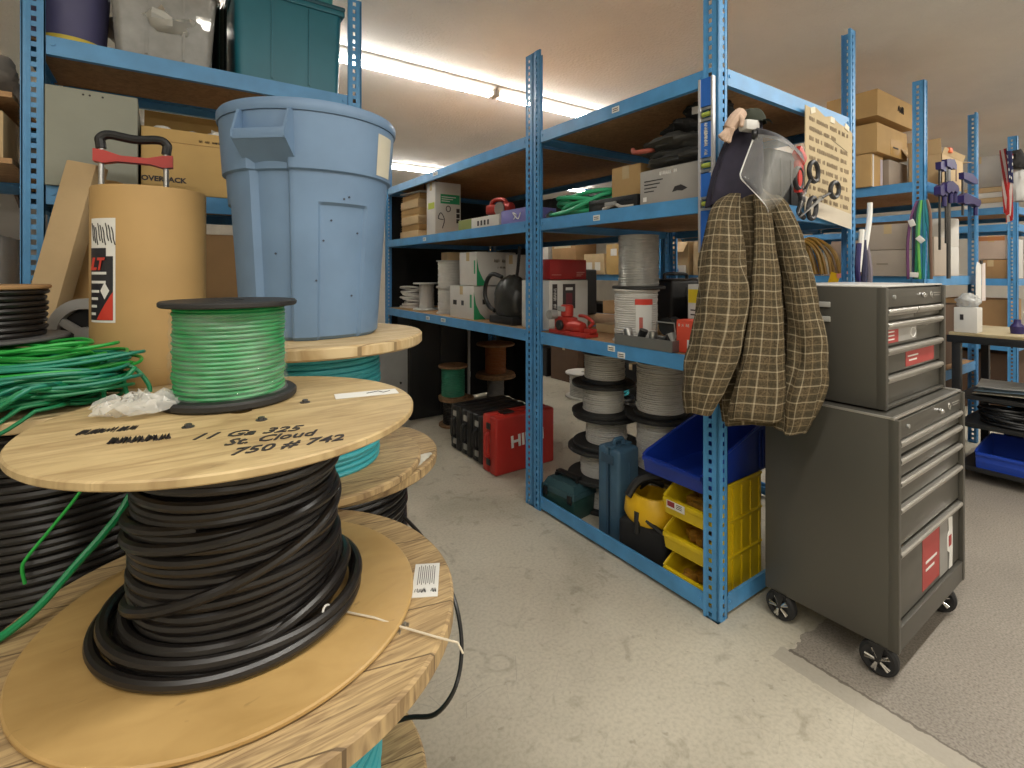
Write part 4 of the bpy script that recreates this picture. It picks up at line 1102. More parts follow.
b = B(); b.tube(spline([(-.17, .24, .13), (-.20, .20, .105), (-.19, .12, .10), (-.15, .10, .11)]), .012, 8); b.obj('red_piping', mat('dull_red_piping', (.38, .09, .06), .6), jk)
b = B(); b.box((-.10, -.09, .265), (.004, .035, .035), rot=.3); b.obj('tag', WHITE, jk, smooth=False)
carton('cardboard_box', 'small brown cardboard box between the green hose and the jackets', 2.09, 2.33, 1.80, 2.01, Z2+.075, .175, KRAFT)
b = B(); b.box((0, 0, .036), (.34, .36, .072), bev=.006); b.box((-.172, 0, .05), (.004, .30, .006))
fc = thing('flat_case', 'flat black case under the small brown box', 'case', (2.17, 1.925, Z2)); b.obj('case_body', BLACKP, fc); B().box((-.178, .0, .036), (.012, .08, .022), bev=.003).obj('latch', GREYM, fc)
GH = mat('mint_green_hose', (.04, .42, .20), .42, var=.1)
hs = thing('hose_coil', 'coil of mint green hose on the upper shelf beside the small brown box', 'hose', (2.16, 2.27, Z2))
b = B(); rl = random.Random(14)
for k in range(7):
    b.ring((rl.uniform(-.02, .02), rl.uniform(-.02, .02), .016+.017*k), rl.uniform(.13, .17), rl.uniform(.19, .225), .0125, 40, 8, .03, (rl.uniform(-.1, .1), rl.uniform(-.15, .15)*(.3 if k < 2 else 1)), rl.uniform(0, 6), 0, .0135)
b.tube(spline([(-.14, .22, .03), (-.19, .10, .02), (-.19, -.03, .03), (-.17, -.13, .06), (-.10, -.21, .11), (.0, -.23, .13)]), .0125, 8)
b.obj('hose_turns', GH, hs)
b = B(); b.cyl((-.165, .205, .02), .014, .05, 10, Matrix.Rotation(1.2, 4, 'X')); b.obj('fitting', STEEL, hs)
lump('rag', (2.36, 2.30, Z2+.16), (.11, .13, .03), mat('grey_rag', (.35, .34, .36), .9, var=.3, scale=20), None, 3, .4); tag(bpy.data.objects['rag'], 'crumpled grey rag lying over the green hose', 'rag')
b = B(); b.tube(spline([(1.99, 1.98, Z2+.012), (2.0, 1.90, Z2+.03), (1.985, 1.84, Z2+.012), (2.0, 1.77, Z2+.012)]), .009, 6); solo('strap', 'thin pale strap lying along the shelf edge before the flat black case', 'strap', b, mat('pale_strap', (.45, .44, .40), .7))

# near bay, waist shelf (z 1.124)
t, d = carton('device_box', 'white box with a dark device printed on it, under the dark red box', 2.03, 2.37, 2.50, 2.80, Z3, .32, WBOX, tape=None)
panel(t, d, '-y', .34, .66, .42, .93, mat('print_dark_grey', (.05, .04, .04), .5)); panel(t, d, '-y', .41, .59, .80, .86, WHITE, off=.001)
panel(t, d, '-y', .42, .58, .52, .74, mat('print_maroon', (.16, .03, .04), .5), off=.001)
panel(t, d, '-y', .08, .20, .40, .93, mat('print_dark_grey', (.05, .04, .04), .5)); fmarks(t, d, '-y', .14, .66, .14, .028, WHITE, vert=True)
t, d = carton('flat_red_box', 'dark red box lying on top of the white device box', 2.04, 2.36, 2.505, 2.77, Z3+.327, .130, mat('dark_red_box', (.30, .015, .015), .45), tape=None)
for k in range(3): panel(t, d, '-y', .72, .95-.05*k, .34-.09*k, .38-.09*k, mat('pale_red_print', (.50, .22, .18), .5))
panel(t, d, '-y', .05, .30, .22, .25, mat('pale_red_print', (.5, .22, .18), .5))
rt_ = thing('pipe_tool', 'red pipe tool with grey knob lying in front of the white device box', 'power tool', (2.0, 2.24, Z3))
RT = mat('red_enamel', (.42, .035, .025), .38, .2, var=.1)
b = B(); b.box((.0, 0, .014), (.10, .33, .026), bev=.006); b.box((0, .06, .065), (.085, .13, .085), bev=.018); b.obj('base', RT, rt_)
b = B(); b.cyl((0, .05, .105), .038, .075, 18, bev=.008); b.lathe([(0, -.09), (.036, -.085), (.04, -.02), (.03, .03), (.0, .035)], 18, (-.01, -.07, .055), Matrix.Rotation(PI/2, 4, 'X')); b.obj('motor', RT, rt_)
b = B(); b.cyl((-.05, .10, .12), .028, .05, 16, Matrix.Rotation(-PI/2, 4, 'Y')); b.box((-.02, .06, .155), (.05, .06, .03), bev=.006); b.obj('knob', GREYM, rt_)
b = B(); b.tube(spline([(0, -.14, .06), (0, -.17, .09), (-.01, -.12, .12), (0, -.06, .12)]), .010, 8); b.box((0, -.15, .04), (.05, .06, .025), bev=.005); b.obj('lever', RT, rt_)
b = B(); b.cyl((-.05, .05, .06), .030, .02, 16, Matrix.Rotation(-PI/2, 4, 'Y'), bev=.004); b.obj('hose_port', BLACKP, rt_)
SILV = mat('silver_wire', (.42, .41, .38), .38, .45, var=.12, scale=30)
sp1 = spool('wire_spool', 'lower spool of white wire with a red label on the waist shelf', 2.11, 1.85, Z3, .125, .115, .285, .012, mat('pale_flange', (.5, .48, .45), .6), WIRE_W, .012, cat='wire spool')
b = B(); b.grid(lambda u, v: (.1185*math.cos(3.85+.75*u), .1185*math.sin(3.85+.75*u), .06+.16*v), 12, 3); sp1.rotation_euler = (0, 0, 0); l_ = b.obj('label', WHITE, sp1)
b = B(); b.grid(lambda u, v: (.1205*math.cos(3.82+.82*u), .1205*math.sin(3.82+.82*u), .205+.03*v), 12, 3); b.obj('label_band', REDB, l_)
b = B(); b.grid(lambda u, v: (.1195*math.cos(4.0+.16*u), .1195*math.sin(4.0+.16*u), .07+.07*v), 6, 3); b.obj('label_print', mat('pink_print', (.55, .15, .12), .5), l_)
sp2 = spool('wire_spool', 'upper spool of shiny silver wire on a black flange, standing on the white one', 2.125, 1.845, Z3+.2855, .142, .108, .29, .016, BLACKF, SILV, .0085, top=False)
md = thing('cable_tray', 'grey metal tray of small hardware in front of the white wire spool', 'tray', (2.0, 1.66, Z3))
b = B(); b.box((0, 0, .004), (.13, .36, .006))
for s in (-1, 1): b.box((s*.064, 0, .03), (.003, .36, .05)); b.box((0, s*.18, .03), (.13, .003, .05))
b.obj('tray', mat('galvanised_tray', (.22, .22, .21), .45, .5), md, smooth=False)
rl = random.Random(9)
for k in range(6):
    b = B(); b.cyl((rl.uniform(-.03, .03), -.14+.05*k, .035), .022, .05, 12, Matrix.Rotation(rl.uniform(-1.4, 1.4), 4, 'X')); b.obj('fitting', (GREYM, BLACKP, STEEL)[k % 3], md)
rz = thing('winch_reel', 'small black reel in a grey wire frame next to the orange-red box', 'reel', (2.03, 1.56, Z3+.062))
b = B(); b.lathe([(.02, -.03), (.045, -.035), (.045, -.028), (.03, -.025), (.03, .025), (.045, .028), (.045, .035), (.02, .03)], 20, (0, 0, .05), Matrix.Rotation(PI/2, 4, 'Y')); b.obj('drum', BLACKP, rz)
b = B()
for s in (-1, 1): b.tube([(s*.04, -.06, .0), (s*.04, -.05, .07), (s*.04, .05, .07), (s*.04, .06, .0), (s*.04, -.06, .0)], .004, 6)
b.obj('frame', GREYM, rz)
t, d = carton('small_box', 'small orange-red box standing by the coat sleeve on the waist shelf', 1.985, 2.085, 1.385, 1.495, Z3, .15, ORNG, tape=None)
panel(t, d, '-x', .55, .85, .15, .42, WHITE); fmarks(t, d, '-x', .40, .86, .06, .016, WHITE)
t, d = carton('narrow_box', 'narrow white and yellow upright box behind the orange-red box', 2.10, 2.17, 1.43, 1.515, Z3, .315, WBOX, tape=None)
panel(t, d, '-x', .05, .95, .72, .93, mat('yellow_print', (.72, .55, .02), .5)); panel(t, d, '-x', .05, .95, .02, .35, mat('yellow_print', (.72, .55, .02), .5))
for k in range(3): panel(t, d, '-x', .2, .8, .46+.07*k, .48+.07*k, INK)
hard_case('storage_case', 'black storage case at the back of the waist shelf behind the silver spool', 2.55, 3.15, 1.95, 2.35, Z3, .33, BLACKP, face='top')
hard_case('storage_case', 'second black storage case at the back of the waist shelf, nearer the coat', 2.55, 3.15, 1.40, 1.85, Z3, .26, mat('dark_grey_case', (.05, .05, .045), .5), face='top')
t, d = carton('cream_tray', 'shallow cream cardboard tray on the waist shelf behind the red pipe tool', 2.25, 2.52, 1.98, 2.30, Z3, .05, KRAFT2, tape=None)

# near bay, floor: wire spools
def wspool(label, x, y, z, Rf, rw, h): return spool('wire_spool', label, x, y, z, Rf, rw, h, .022, BLACKF, WIRE_W, .0125, None, True, rough_w=.002)
PA_ = (2.315, 2.30)
for k, (lab_, Rf) in enumerate((('black-flanged spool of white wire at the foot of the five-high stack', .175), ('black-flanged spool of white wire, second from the floor in the five-high stack', .215), ('black-flanged spool of white wire in the middle of the five-high stack', .215), ('black-flanged spool of white wire, fourth up in the five-high stack', .205), ('topmost spool of white wire in the five-high stack under the waist shelf', .150))):
    wspool(lab_, PA_[0]+(.012, -.02, .015, 0, .01)[k], PA_[1]-(.0, .0, .01, .0, .0)[k], .0005+.2005*k, Rf-.004, .130, .1995)
PB_ = (2.42, 1.935)
for k, lab_ in enumerate(('black-flanged spool of white wire at the foot of the three-high stack behind the blue bin', 'black-flanged spool of white wire in the middle of the three-high stack', 'topmost spool of white wire in the three-high stack under the waist shelf')):
    wspool(lab_, PB_[0], PB_[1], .0005+.3305*k, (.16, .20, .155)[k], .138, .3295)
PC_ = (2.86, 1.78)
for k, lab_ in enumerate(('spool of white wire at the foot of the rear stack behind the three-high one', 'spool of white wire in the middle of the rear stack', 'topmost spool of white wire in the rear stack near the coat hem')):
    wspool(lab_, PC_[0], PC_[1], .0005+.3305*k, .16, .135, .3295)
# toolboxes, case, bag, bins
tb = thing('tool_box', 'dark green toolbox with black grab handle on the floor by the middle post', 'tool box', (2.16, 2.375-.0, 0), .12)
tb.location = (2.085, 2.375, 0); W_, D_, H_ = .20, .27, .225
b = B(); b.box((0, 0, .065), (W_, D_, .13), bev=.012, taper=.93); b.obj('tub', DKGREEN, tb)
b = B(); b.hull8((-W_*.52, W_*.52, -D_*.51, D_*.51), (-W_*.5, W_*.5, -D_*.5, D_*.5), .132, .165); b.hull8((-W_*.47, W_*.47, -D_*.47, D_*.47), (-W_*.36, W_*.36, -D_*.40, D_*.40), .165, .205); b.obj('lid', mat('blue_green_lid', (.035, .085, .10), .42, var=.15), tb, smooth=False)
b = B(); b.box((0, .085, .215), (.05, .018, .022), bev=.003); b.box((0, -.085, .215), (.05, .018, .022), bev=.003); b.box((0, 0, .232), (.045, .18, .018), bev=.006); b.obj('handle', BLACKP, tb)
for q in (-.10, .10): B().box((-W_*.5-.004, q, .13), (.010, .035, .05), bev=.003).obj('latch', BLACKP, tb)
t, d = hard_case('drill_case', 'slate blue tool case standing on end beside the yellow and black bag', 2.03, 2.20, 1.90, 2.065, .0005, .52, mat('slate_blue_case', (.050, .115, .185), .45, var=.12), face='top', ribs=1, lat=mat('slate_blue_case', (.05, .115, .185)))
b = B(); b.box((-d[0]/2-.002, .0, .24), (.006, .014, .40)); b.box((-d[0]/2-.003, .0, .46), (.008, .09, .05), bev=.004); b.obj('seam', mat('slate_blue_dark', (.03, .07, .12), .5), t)
YEL = mat('yellow_plastic', (.72, .43, .01), .42, var=.08); YELB = mat('yellow_bin_plastic', (.70, .50, .01), .38, var=.06)
bg = thing('tool_bag', 'yellow and black tool bag with open mouth between the blue case and the yellow bins', 'tool bag', (2.115, 1.745, 0), .2)
b = B(); b.box((0, 0, .105), (.24, .27, .20), bev=.03, seg=3); b.obj('lower_body', mat('black_canvas', (.010, .010, .011), .85, var=.3), bg)
b = B(); b.lathe([(.12, .20), (.135, .23), (.13, .29), (.10, .335), (.085, .335), (.11, .28), (.115, .22)], 28, caps=False)
for v_ in b.bm.verts: v_.co.y *= 1.1; v_.co.x *= .95
b.obj('upper_body', YEL, bg)
b = B(); b.tube(spline([(-.09, .09, .32), (-.04, .05, .40), (.03, -.04, .42), (.09, -.10, .36)]), .022, 10); b.tube(spline([(.05, .10, .32), (.06, .04, .37), (.09, -.02, .35)]), .016, 8); b.obj('handle', BLACKP, bg)
b = B(); b.cyl((-.118, .02, .16), .016, .11, 12); b.tube([(-.115, -.03, .24), (-.10, -.13, .19)], .012, 8); b.obj('strap', BLACKP, bg)
CLB = glassy('clear_goods', (.55, .40, .18), .7, .3)
def fill(t, L, W, z, seed, m):
    rl = random.Random(seed)
    b = B()
    for k in range(14): b.box((rl.uniform(.06, L-.08), rl.uniform(-W/2+.06, W/2-.06), z+rl.uniform(0, .03)), (rl.uniform(.05, .08), rl.uniform(.03, .05), rl.uniform(.03, .045)), rot=rl.uniform(0, 3), bev=.006)
    o = b.obj('bagged_parts', m, t); o['kind'] = 'stuff'
BX0, BX1, BY0, BY1 = 1.985, 2.44, 1.335, 1.565
for k, lab_ in enumerate(('yellow stacking bin on the floor behind the corner post, lowest of three', 'middle yellow stacking bin of three behind the corner post', 'yellow stacking bin with a small printed label, just under the blue bin')):
    t = hopper('storage_bin', lab_, BX0, BX1, BY0, BY1, .0005+.168*k, .167, YELB, lip=.5)
    fill(t, .45, .22, .03, 3+k, mat('amber_packets', (.40, .20, .03), .3, var=.3, scale=30))
    if k == 2:
        b = B(); b.box((-.0125, .04, .060), (.001, .10, .036)); l_ = b.obj('label', WHITE, t, smooth=False)
        b = B(); b.box((-.0135, .065, .063), (.001, .04, .024)); b.obj('label_print', mat('dark_red_print', (.28, .03, .04), .5), l_, smooth=False)
        b = B()
        for q in range(3): b.box((-.0135, .02, .070-.008*q), (.001, .03, .003))
        b.obj('label_print', INK, l_, smooth=False)
hopper('storage_bin', 'wide deep blue open bin resting on the yellow bins', 1.965, 2.56, 1.345, 1.675, .507, .225, mat('deep_blue_bin', (.008, .035, .30), .35, var=.1), lip=.36, slope=.80)

# ------------------------------------------------------------------ middle rack, far bay
kb = None
for k in range(6):
    h_ = (.075, .06, .085, .075, .08, .06)[k]; z_ = Z2+sum((.075, .06, .085, .075, .08, .06)[:k])+.0008*k
    lab_ = ('flat kraft paper bundle at the bottom of the stack on the far upper shelf', 'flat kraft paper bundle second from the bottom of the far stack', 'flat kraft paper bundle third from the bottom of the far stack', 'flat kraft paper bundle third from the top of the far stack', 'flat kraft paper bundle just under the topmost of the far stack', 'topmost flat kraft paper bundle under the leaning white strip')[k]
    t = thing('paper_bundle', lab_, 'paper bundle', (2.13+.008*(k % 2), 4.70-.01*(k % 3), z_))
    b = B(); b.box((0, 0, h_/2), (.24-.01*(k % 2), .44-.015*(k % 3), h_), bev=.008)
    for q in (.33, .66): b.box((0, 0, h_*q), (.241, .441, .002))
    b.obj('wrapped_sheets', (KRAFT2, KRAFT)[k % 2], t)
    b = B(); b.box((-.0, -.221, h_/2), (.06, .003, h_*.8)); b.obj('end_label', mat('kraft_label', (.56, .40, .20), .6), t, smooth=False)
b = B(); b.box((0, 0, 0), (.10, .50, .012), rot=Matrix.Rotation(.04, 4, 'X'), bev=.003); solo('white_strip', 'white plastic strip lying on the kraft bundles with a black cord', 'strip', b, WHITE, (2.08, 4.72, Z2+.462))
b = B(); b.tube(spline([(2.09, 4.50, Z2+.48), (2.06, 4.42, Z2+.54), (2.05, 4.30, Z2+.545), (2.06, 4.20, Z2+.51), (2.10, 4.17, Z2+.482)]), .006, 6); solo('looped_cable', 'black cable looping from the kraft bundles to the white carton', 'cable', b, BLACKP)
t, d = carton('printed_carton', 'upright white carton with a green printed band beside the kraft bundles', 1.99, 2.25, 4.06, 4.24, Z2, .475, WBOX)
panel(t, d, '-y', .20, .95, .60, .78, GREENP)
for k in range(3): panel(t, d, '-y', .24, .80-.12*k, .72-.04*k, .735-.04*k, WHITE, off=.001)
panel(t, d, '-x', .2, .9, .50, .62, mat('lime_print', (.42, .50, .04), .5))
b = B(); b.tube(spline([(-.06, -.092, .06), (-.04, -.092, .14), (-.075, -.092, .20), (-.10, -.092, .15), (-.05, -.092, .14)]), .004, 5); b.tube([(.0+.022*math.cos(a*PI/6), -.092, .24+.026*math.sin(a*PI/6)) for a in range(12)], .004, 5, True); b.obj('printed_figure', INK, t)
for k in range(3): panel(t, d, '-y', .82, .95, .44-.10*k, .52-.10*k, INK)
t, d = carton('flat_box', 'low white and green box under the red cutter on the far upper shelf', 1.985, 2.25, 3.02, 3.62, Z2, .085, WBOX, tape=None)
panel(t, d, '-x', .0, .35, .0, 1, mat('olive_print', (.20, .24, .06), .5))
for k in range(4): panel(t, d, '-x', .50+.08*k, .54+.08*k, .25, .7, INK)
t, d = carton('flat_box', 'low violet box beside the middle post on the far upper shelf', 1.985, 2.20, 2.63, 2.99, Z2, .10, mat('violet_box', (.20, .19, .48), .5), tape=None)
b = B(); b.tube(spline([(-.109, .02, .03), (-.109, -.01, .06), (-.109, .03, .075), (-.109, -.03, .03), (-.109, -.06, .07)]), .004, 5); b.obj('printed_swirl', WHITE, t)
cu = thing('cutter', 'red hand cutter resting on the low white and green box', 'power tool', (2.09, 3.17, Z2+.0875), .2)
b = B(); b.box((0, .03, .055), (.09, .17, .075), bev=.024, seg=3); b.lathe([(0, -.10), (.035, -.09), (.045, 0), (.036, .05), (0, .06)], 18, (0, -.08, .06), Matrix.Rotation(PI/2, 4, 'X')); b.obj('housing', RT, cu)
b = B(); b.tube(spline([(0, .10, .07), (0, .06, .125), (0, -.04, .125), (0, -.08, .09)]), .016, 8); b.obj('handle', RT, cu); b = B(); b.cyl((-.045, -.05, .05), .05, .010, 20, Matrix.Rotation(-PI/2, 4, 'Y')); b.obj('blade', STEEL, cu)
hard_case('storage_case', 'long black case at the back of the far upper shelf', 2.55, 3.1, 2.75, 3.5, Z2, .26, BLACKP, face='top')
hard_case('storage_case', 'long black case added to darken the back of the upper shelf behind the green hose', 2.75, 3.2, 1.45, 2.50, Z2, .36, BLACKP, face='top')  # added to close off the bright gap above the hose
# far waist shelf
wc = thing('wire_coil', 'bundle of white wire coils at the far end of the waist shelf', 'wire', (2.16, 4.93, Z3))
b = B(); rl = random.Random(21)
for k in range(9): b.ring((rl.uniform(-.02, .02), rl.uniform(-.02, .02), .012+.024*k), rl.uniform(.10, .13), rl.uniform(.12, .15), .010, 28, 6, .05, (rl.uniform(-.15, .15)*min(1, k*.3), rl.uniform(-.1, .1)*min(1, k*.3)), rl.uniform(0, 6))
b.obj('wire_turns', WIRE_W, wc)
spool('wire_spool', 'empty-looking white plastic spool next to the white wire coils', 2.16, 4.60, Z3, .135, .075, .27, .014, mat('white_spool_plastic', (.62, .63, .62), .45), WIRE_W, .012)
for k, lab_ in enumerate(('lower of two white wire spools left of the stacked cartons', 'upper of two white wire spools left of the stacked cartons')):
    spool('wire_spool', lab_, 2.17, 4.08, Z3+.2405*k, .145, .13, .24, .010, mat('pale_flange', (.5, .48, .45), .6), WIRE_W, .014)
t, d = carton('small_box', 'small tan box balanced on the upper white wire spool', 2.10, 2.26, 3.98, 4.16, Z3+.4825, .07, KRAFT2)
t, d = carton('green_swoosh_carton', 'lower of two stacked white cartons with a green corner print', 2.0, 2.27, 3.40, 3.80, Z3, .262, WBOX); t2, d2 = carton('green_swoosh_carton', 'upper of two stacked white cartons with a green corner print', 2.015, 2.39, 3.38, 3.66, Z3+.2695, .265, WBOX)
for q, dd in ((t, d), (t2, d2)):
    b = B(); b.prism([(-dd[0]/2, 0), (-dd[0]/2+.11, 0), (-dd[0]/2+.06, .045), (-dd[0]/2+.02, .12), (-dd[0]/2, .22)], -dd[1]/2-.0012, -dd[1]/2-.0002, 'y'); b.obj('printed_corner', GREENP, q, smooth=False)
    panel(q, dd, '-x', .85, .92, .35, .75, GREENP)
fmarks(t2, d2, '-y', .66, .74, .17, .030, GREYINK)
fmarks(t2, d2, '-y', .68, .54, .12, .018, GREYINK); panel(t, d, '-x', .15, .3, .4, .55, INK); panel(t, d, '-x', .5, .6, .4, .55, INK); panel(t, d, '-y', .3, .4, .45, .6, INK)
vc = thing('vacuum', 'black bagged vacuum with a looped hose beside the middle post on the waist shelf', 'vacuum', (2.10, 3.01, Z3))
lump('bag', (0, 0, .17), (.12, .15, .18), JK[2], vc, 5, .12, 1.2); b = B(); b.box((0, .0, .03), (.22, .30, .055), bev=.012); b.obj('base', BLACKP, vc)
b = B(); b.tube(spline([(-.08, .02, .34), (-.10, .12, .36), (-.10, .20, .30), (-.10, .22, .20), (-.09, .18, .12), (-.09, .10, .09)]), .016, 8); b.tube(spline([(0, -.05, .33), (0, -.07, .42), (0, -.09, .56)]), .012, 8); b.obj('hose', BLACKP, vc)
t, d = carton('tall_box', 'tall white and pale blue box behind the black vacuum', 2.26, 2.42, 3.185, 3.34, Z3, .51, WBOX)
panel(t, d, '-x', .1, .9, .10, .35, mat('pale_blue_print', (.25, .45, .60), .5)); panel(t, d, '-x', .1, .9, .45, .52, mat('pale_blue_print', (.25, .45, .60), .5))
t, d = carton('small_box', 'red box low behind the black vacuum on the waist shelf', 2.50, 2.68, 2.95, 3.13, Z3, .22, REDB, tape=None)
hard_case('storage_case', 'large black case at the back of the far waist shelf behind the white wire coils', 2.5, 3.15, 4.35, 4.95, Z3, .45, BLACKP, face='top')
hard_case('storage_case', 'black case at the back of the far waist shelf behind the stacked cartons', 2.6, 3.15, 3.2, 4.1, Z3, .40, BLACKP, face='top')
# far bay floor
t, d = hard_case('tool_case', 'big red tool case with white lettering standing on the floor of the far bay', 1.985, 2.54, 3.06, 3.25, .0005, .43, mat('red_case_plastic', (.44, .025, .018), .42, var=.08), ribs=0, lat=BLACKP)
text('HILTI', .122, WHITE, t, (.012, -.0965, .235), (PI/2, -.06, 0), bold=.004, sx=1.12)
b = B(); b.box((-.12, 0, .432), (.10, .08, .02), bev=.006); b.obj('top_latch', BLACKP, t)
for k, lab_ in enumerate(('black tool case directly behind the red one on the floor', 'second black tool case behind the red one', 'third black tool case, farthest from the red one')):
    hard_case('tool_case', lab_, 2.02, 2.56, 3.30+.18*k, 3.465+.18*k, .0005, .375, BLACKP, ribs=2)
BRW = wood('dark_reel_wood', (.30, .17, .08), (.18, .10, .05), 6, (1, 6, 1), .7)
spool('cable_reel', 'small wooden reel of green wire on the floor of the far bay', 2.33, 4.36, .27, .145, .115, .32, .022, BRW, mat('muted_green_wire', (.03, .22, .13), .45, var=.2), .016, cat='cable reel')
spool('cable_reel', 'small wooden reel under the green wire reel', 2.33, 4.36, 0, .14, .10, .2695, .022, BRW, CABLE, .016, cat='cable reel')
for k, lab_ in enumerate(('brown wooden reel at the foot of the tall reel stack in the far bay', 'grey-wound wooden reel in the middle of the tall reel stack', 'rust-wound wooden reel at the top of the tall reel stack in the far bay')):
    spool('cable_reel', lab_, 2.84, 4.38, (0, .1205, .4305)[k], (.22, .21, .20)[k], (.15, .09, .11)[k], (.12, .31, .33)[k], .022, BRW, (CABLE, mat('grey_wire', (.20, .19, .18), .5), mat('rust_wire', (.28, .10, .03), .5))[k], .016, cat='cable reel')
spool('cable_reel', 'empty brown reel lying beside the tall reel stack', 2.555, 4.585, 0, .125, .07, .20, .022, BRW, BRW, .03, cat='cable reel')
blk = thing('black_cabinet', 'tall black cabinet at the far end under the waist shelf', 'cabinet', (2.37, 4.90, 0))
b = B(); b.box((0, 0, .515), (.66, .34, 1.03), bev=.006); b.obj('cabinet_body', mat('matt_black_steel', (.008, .008, .008), .6), blk)
for s in (-1, 1):
    B().box((s*.163, -.173, .52), (.31, .008, .96), bev=.003).obj('door', mat('matt_black_door', (.009, .009, .009), .55), blk)
gc = thing('grey_cabinet', 'grey sheet-metal locker half hidden behind the pale reel', 'cabinet', (1.74, 4.66, 0))
b = B(); b.box((0, 0, .47), (.36, .30, .94), bev=.006); b.obj('cabinet_body', mat('locker_grey', (.26, .26, .25), .5, .1), gc)
b = B(); b.box((-.02, -.153, .47), (.30, .006, .88), bev=.002); dd = b.obj('door', mat('locker_grey', (.26, .26, .25)), gc)
b = B(); b.cyl((.10, -.156, .45), .010, .018, 10, Matrix.Rotation(PI/2, 4, 'X')); b.obj('handle', CHROME, dd)
b = B(); b.lathe([(0, 0), (.02, 0), (.02, .86), (0, .86)], 12); b.lathe([(.024, .3), (.024, .36)], 12, caps=False); o = solo('white_pipe', 'white pipe standing behind the black cabinet beside the rack post', 'pipe', b, mat('white_pvc', (.6, .58, .54), .5), (2.86, 4.98, 0))

DARK_SHEET = mat('added_dark_sheet', (.010, .009, .008), .7, var=.3)  # dark sheets added to give the shade behind the far bay
def dark_sheet(label, p0, p1, z0, z1, seed):
    p0, p1 = Vector(p0), Vector(p1); dv = p1-p0; n = Vector((-dv.y, dv.x, 0)).normalized()
    b = B(); b.grid(lambda u, v: tuple(p0+dv*u+n*(.010*math.sin(u*dv.length*22+seed)*(1-.6*v)))[:2]+(z0+(z1-z0)*v,), 60, 10)
    bmesh.ops.solidify(b.bm, geom=list(b.bm.faces), thickness=.003)
    return solo('added_dark_sheet', label, 'tarpaulin', b, DARK_SHEET)
dark_sheet('added dark sheet that deepens the shade across the far end of the middle blue rack', (2.0, 5.19, 0), (3.28, 5.19, 0), .03, 2.36, 0)
dark_sheet('added dark sheet that deepens the shade along the back of the middle rack behind the tall reel stack', (3.335, 5.15, 0), (3.335, 4.22, 0), .03, 2.36, 2)
for k, (x_, y0_, y1_, h_, m_, lab_) in enumerate(((4.5, 3.80, 4.25, .42, BLACKP, 'black crate on the floor under the second rack'), (4.5, 4.35, 4.8, .30, KRAFT3, 'brown carton on the floor under the second rack'), (4.5, 4.95, 5.5, .50, mat('dark_brown_card', (.10, .055, .03), .8), 'dark brown carton on the floor under the second rack'), (4.5, 5.6, 6.1, .40, BLACKP, 'farthest black crate on the floor under the second rack'), (4.5, 2.9, 3.5, .5, BLACKP, 'black crate on the floor under the near bay of the second rack'), (4.5, 2.1, 2.75, .4, KRAFT3, 'brown carton on the floor under the near bay of the second rack'))):
    carton('floor_carton', lab_, x_, x_+.6, y0_, y1_, .0005, h_, m_)
for k, (y0_, y1_, z_, h_, m_, lab_) in enumerate(((6.35, 7.0, 1.4685, .38, KRAFT2, 'pale carton on the farthest bay of the second rack row'), (7.1, 7.7, 1.4685, .42, KRAFT, 'tan carton on the farthest bay of the second rack row'), (6.3, 7.1, .7205, .5, BLACKP, 'black crate low on the farthest bay of the second rack row'), (7.2, 8.2, .7205, .55, KRAFT3, 'brown carton low on the farthest bay of the second rack row'), (6.4, 7.4, .0005, .5, BLACKP, 'black crate on the floor under the farthest bay of the second rack row'))):
    carton('far_carton', lab_, 4.55, 5.3, y0_, y1_, z_, h_, m_)

# ------------------------------------------------------------------ left rack goods
ZL2, ZL1 = 2.4155, 1.8355
bk = thing('bucket', 'violet-blue bucket with a yellow band on the top shelf at the left post', 'bucket', (-.325, 2.80, ZL2))
b = B(); b.lathe([(0, 0), (.112, 0), (.118, .01), (.138, .36), (.138, .385), (.144, .385), (.144, .40), (.134, .40), (.112, .012), (0, .012)], 40); b.obj('bucket_wall', mat('violet_blue_plastic', (.085, .085, .20), .5), bk)
b = B(); b.lathe([(.1195, .018), (.1208, .04), (.1200, .04), (.1187, .018)], 40, caps=False); b.obj('band', mat('yellow_band', (.62, .50, .05), .5), bk)
def tote(name, label, x0, x1, y0, y1, z0, h, m, taper=.86, contents=None, ribs=2, lid=None, clear=False):
    W, D = x1-x0, y1-y0; t = thing(name, label, 'storage tote', ((x0+x1)/2, (y0+y1)/2, z0)); w = .004
    b = B(); a = (-W/2*taper, W/2*taper, -D/2*taper, D/2*taper); c = (-W/2*.97, W/2*.97, -D/2*.97, D/2*.97)
    b.hull8(a, c, 0, h)
    bmesh.ops.delete(b.bm, geom=[f for f in b.bm.faces if all(abs(v.co.z-h) < 1e-5 for v in f.verts)], context='FACES_ONLY')
    es = [e for e in b.bm.edges if abs(e.verts[0].co.z-e.verts[1].co.z) > h*.5]
    bmesh.ops.bevel(b.bm, geom=es, offset=.035, segments=4, profile=.5, affect='EDGES')
    bmesh.ops.solidify(b.bm, geom=list(b.bm.faces), thickness=w)
    b.obj('tub', m, t)
    b = B(); 
    for s in (-1, 1): b.box((s*W*.49, 0, h-.012), (W*.03, D, .026), bev=.004); b.box((0, s*D*.49, h-.012), (W*.95, D*.03, .026), bev=.004)
    b.obj('rim', m, t)
    for k in range(ribs):
        u = (k+1)/(ribs+1)-.5; b = B(); s = -1
        b.prism([(s*D/2*taper-.006, .02), (s*D/2*.97-.006, h-.03), (s*D/2*.97+.002, h-.03), (s*D/2*taper+.002, .02)], u*W-.005, u*W+.005, 'x')
        b.obj('rib', m, t, smooth=False)
    if lid:
        b = B(); b.box((0, 0, h+.012), (W*1.02, D*1.02, .022), bev=.008); b.box((0, 0, h+.028), (W*.8, D*.8, .014), bev=.006); b.obj('lid', lid, t)
    return t
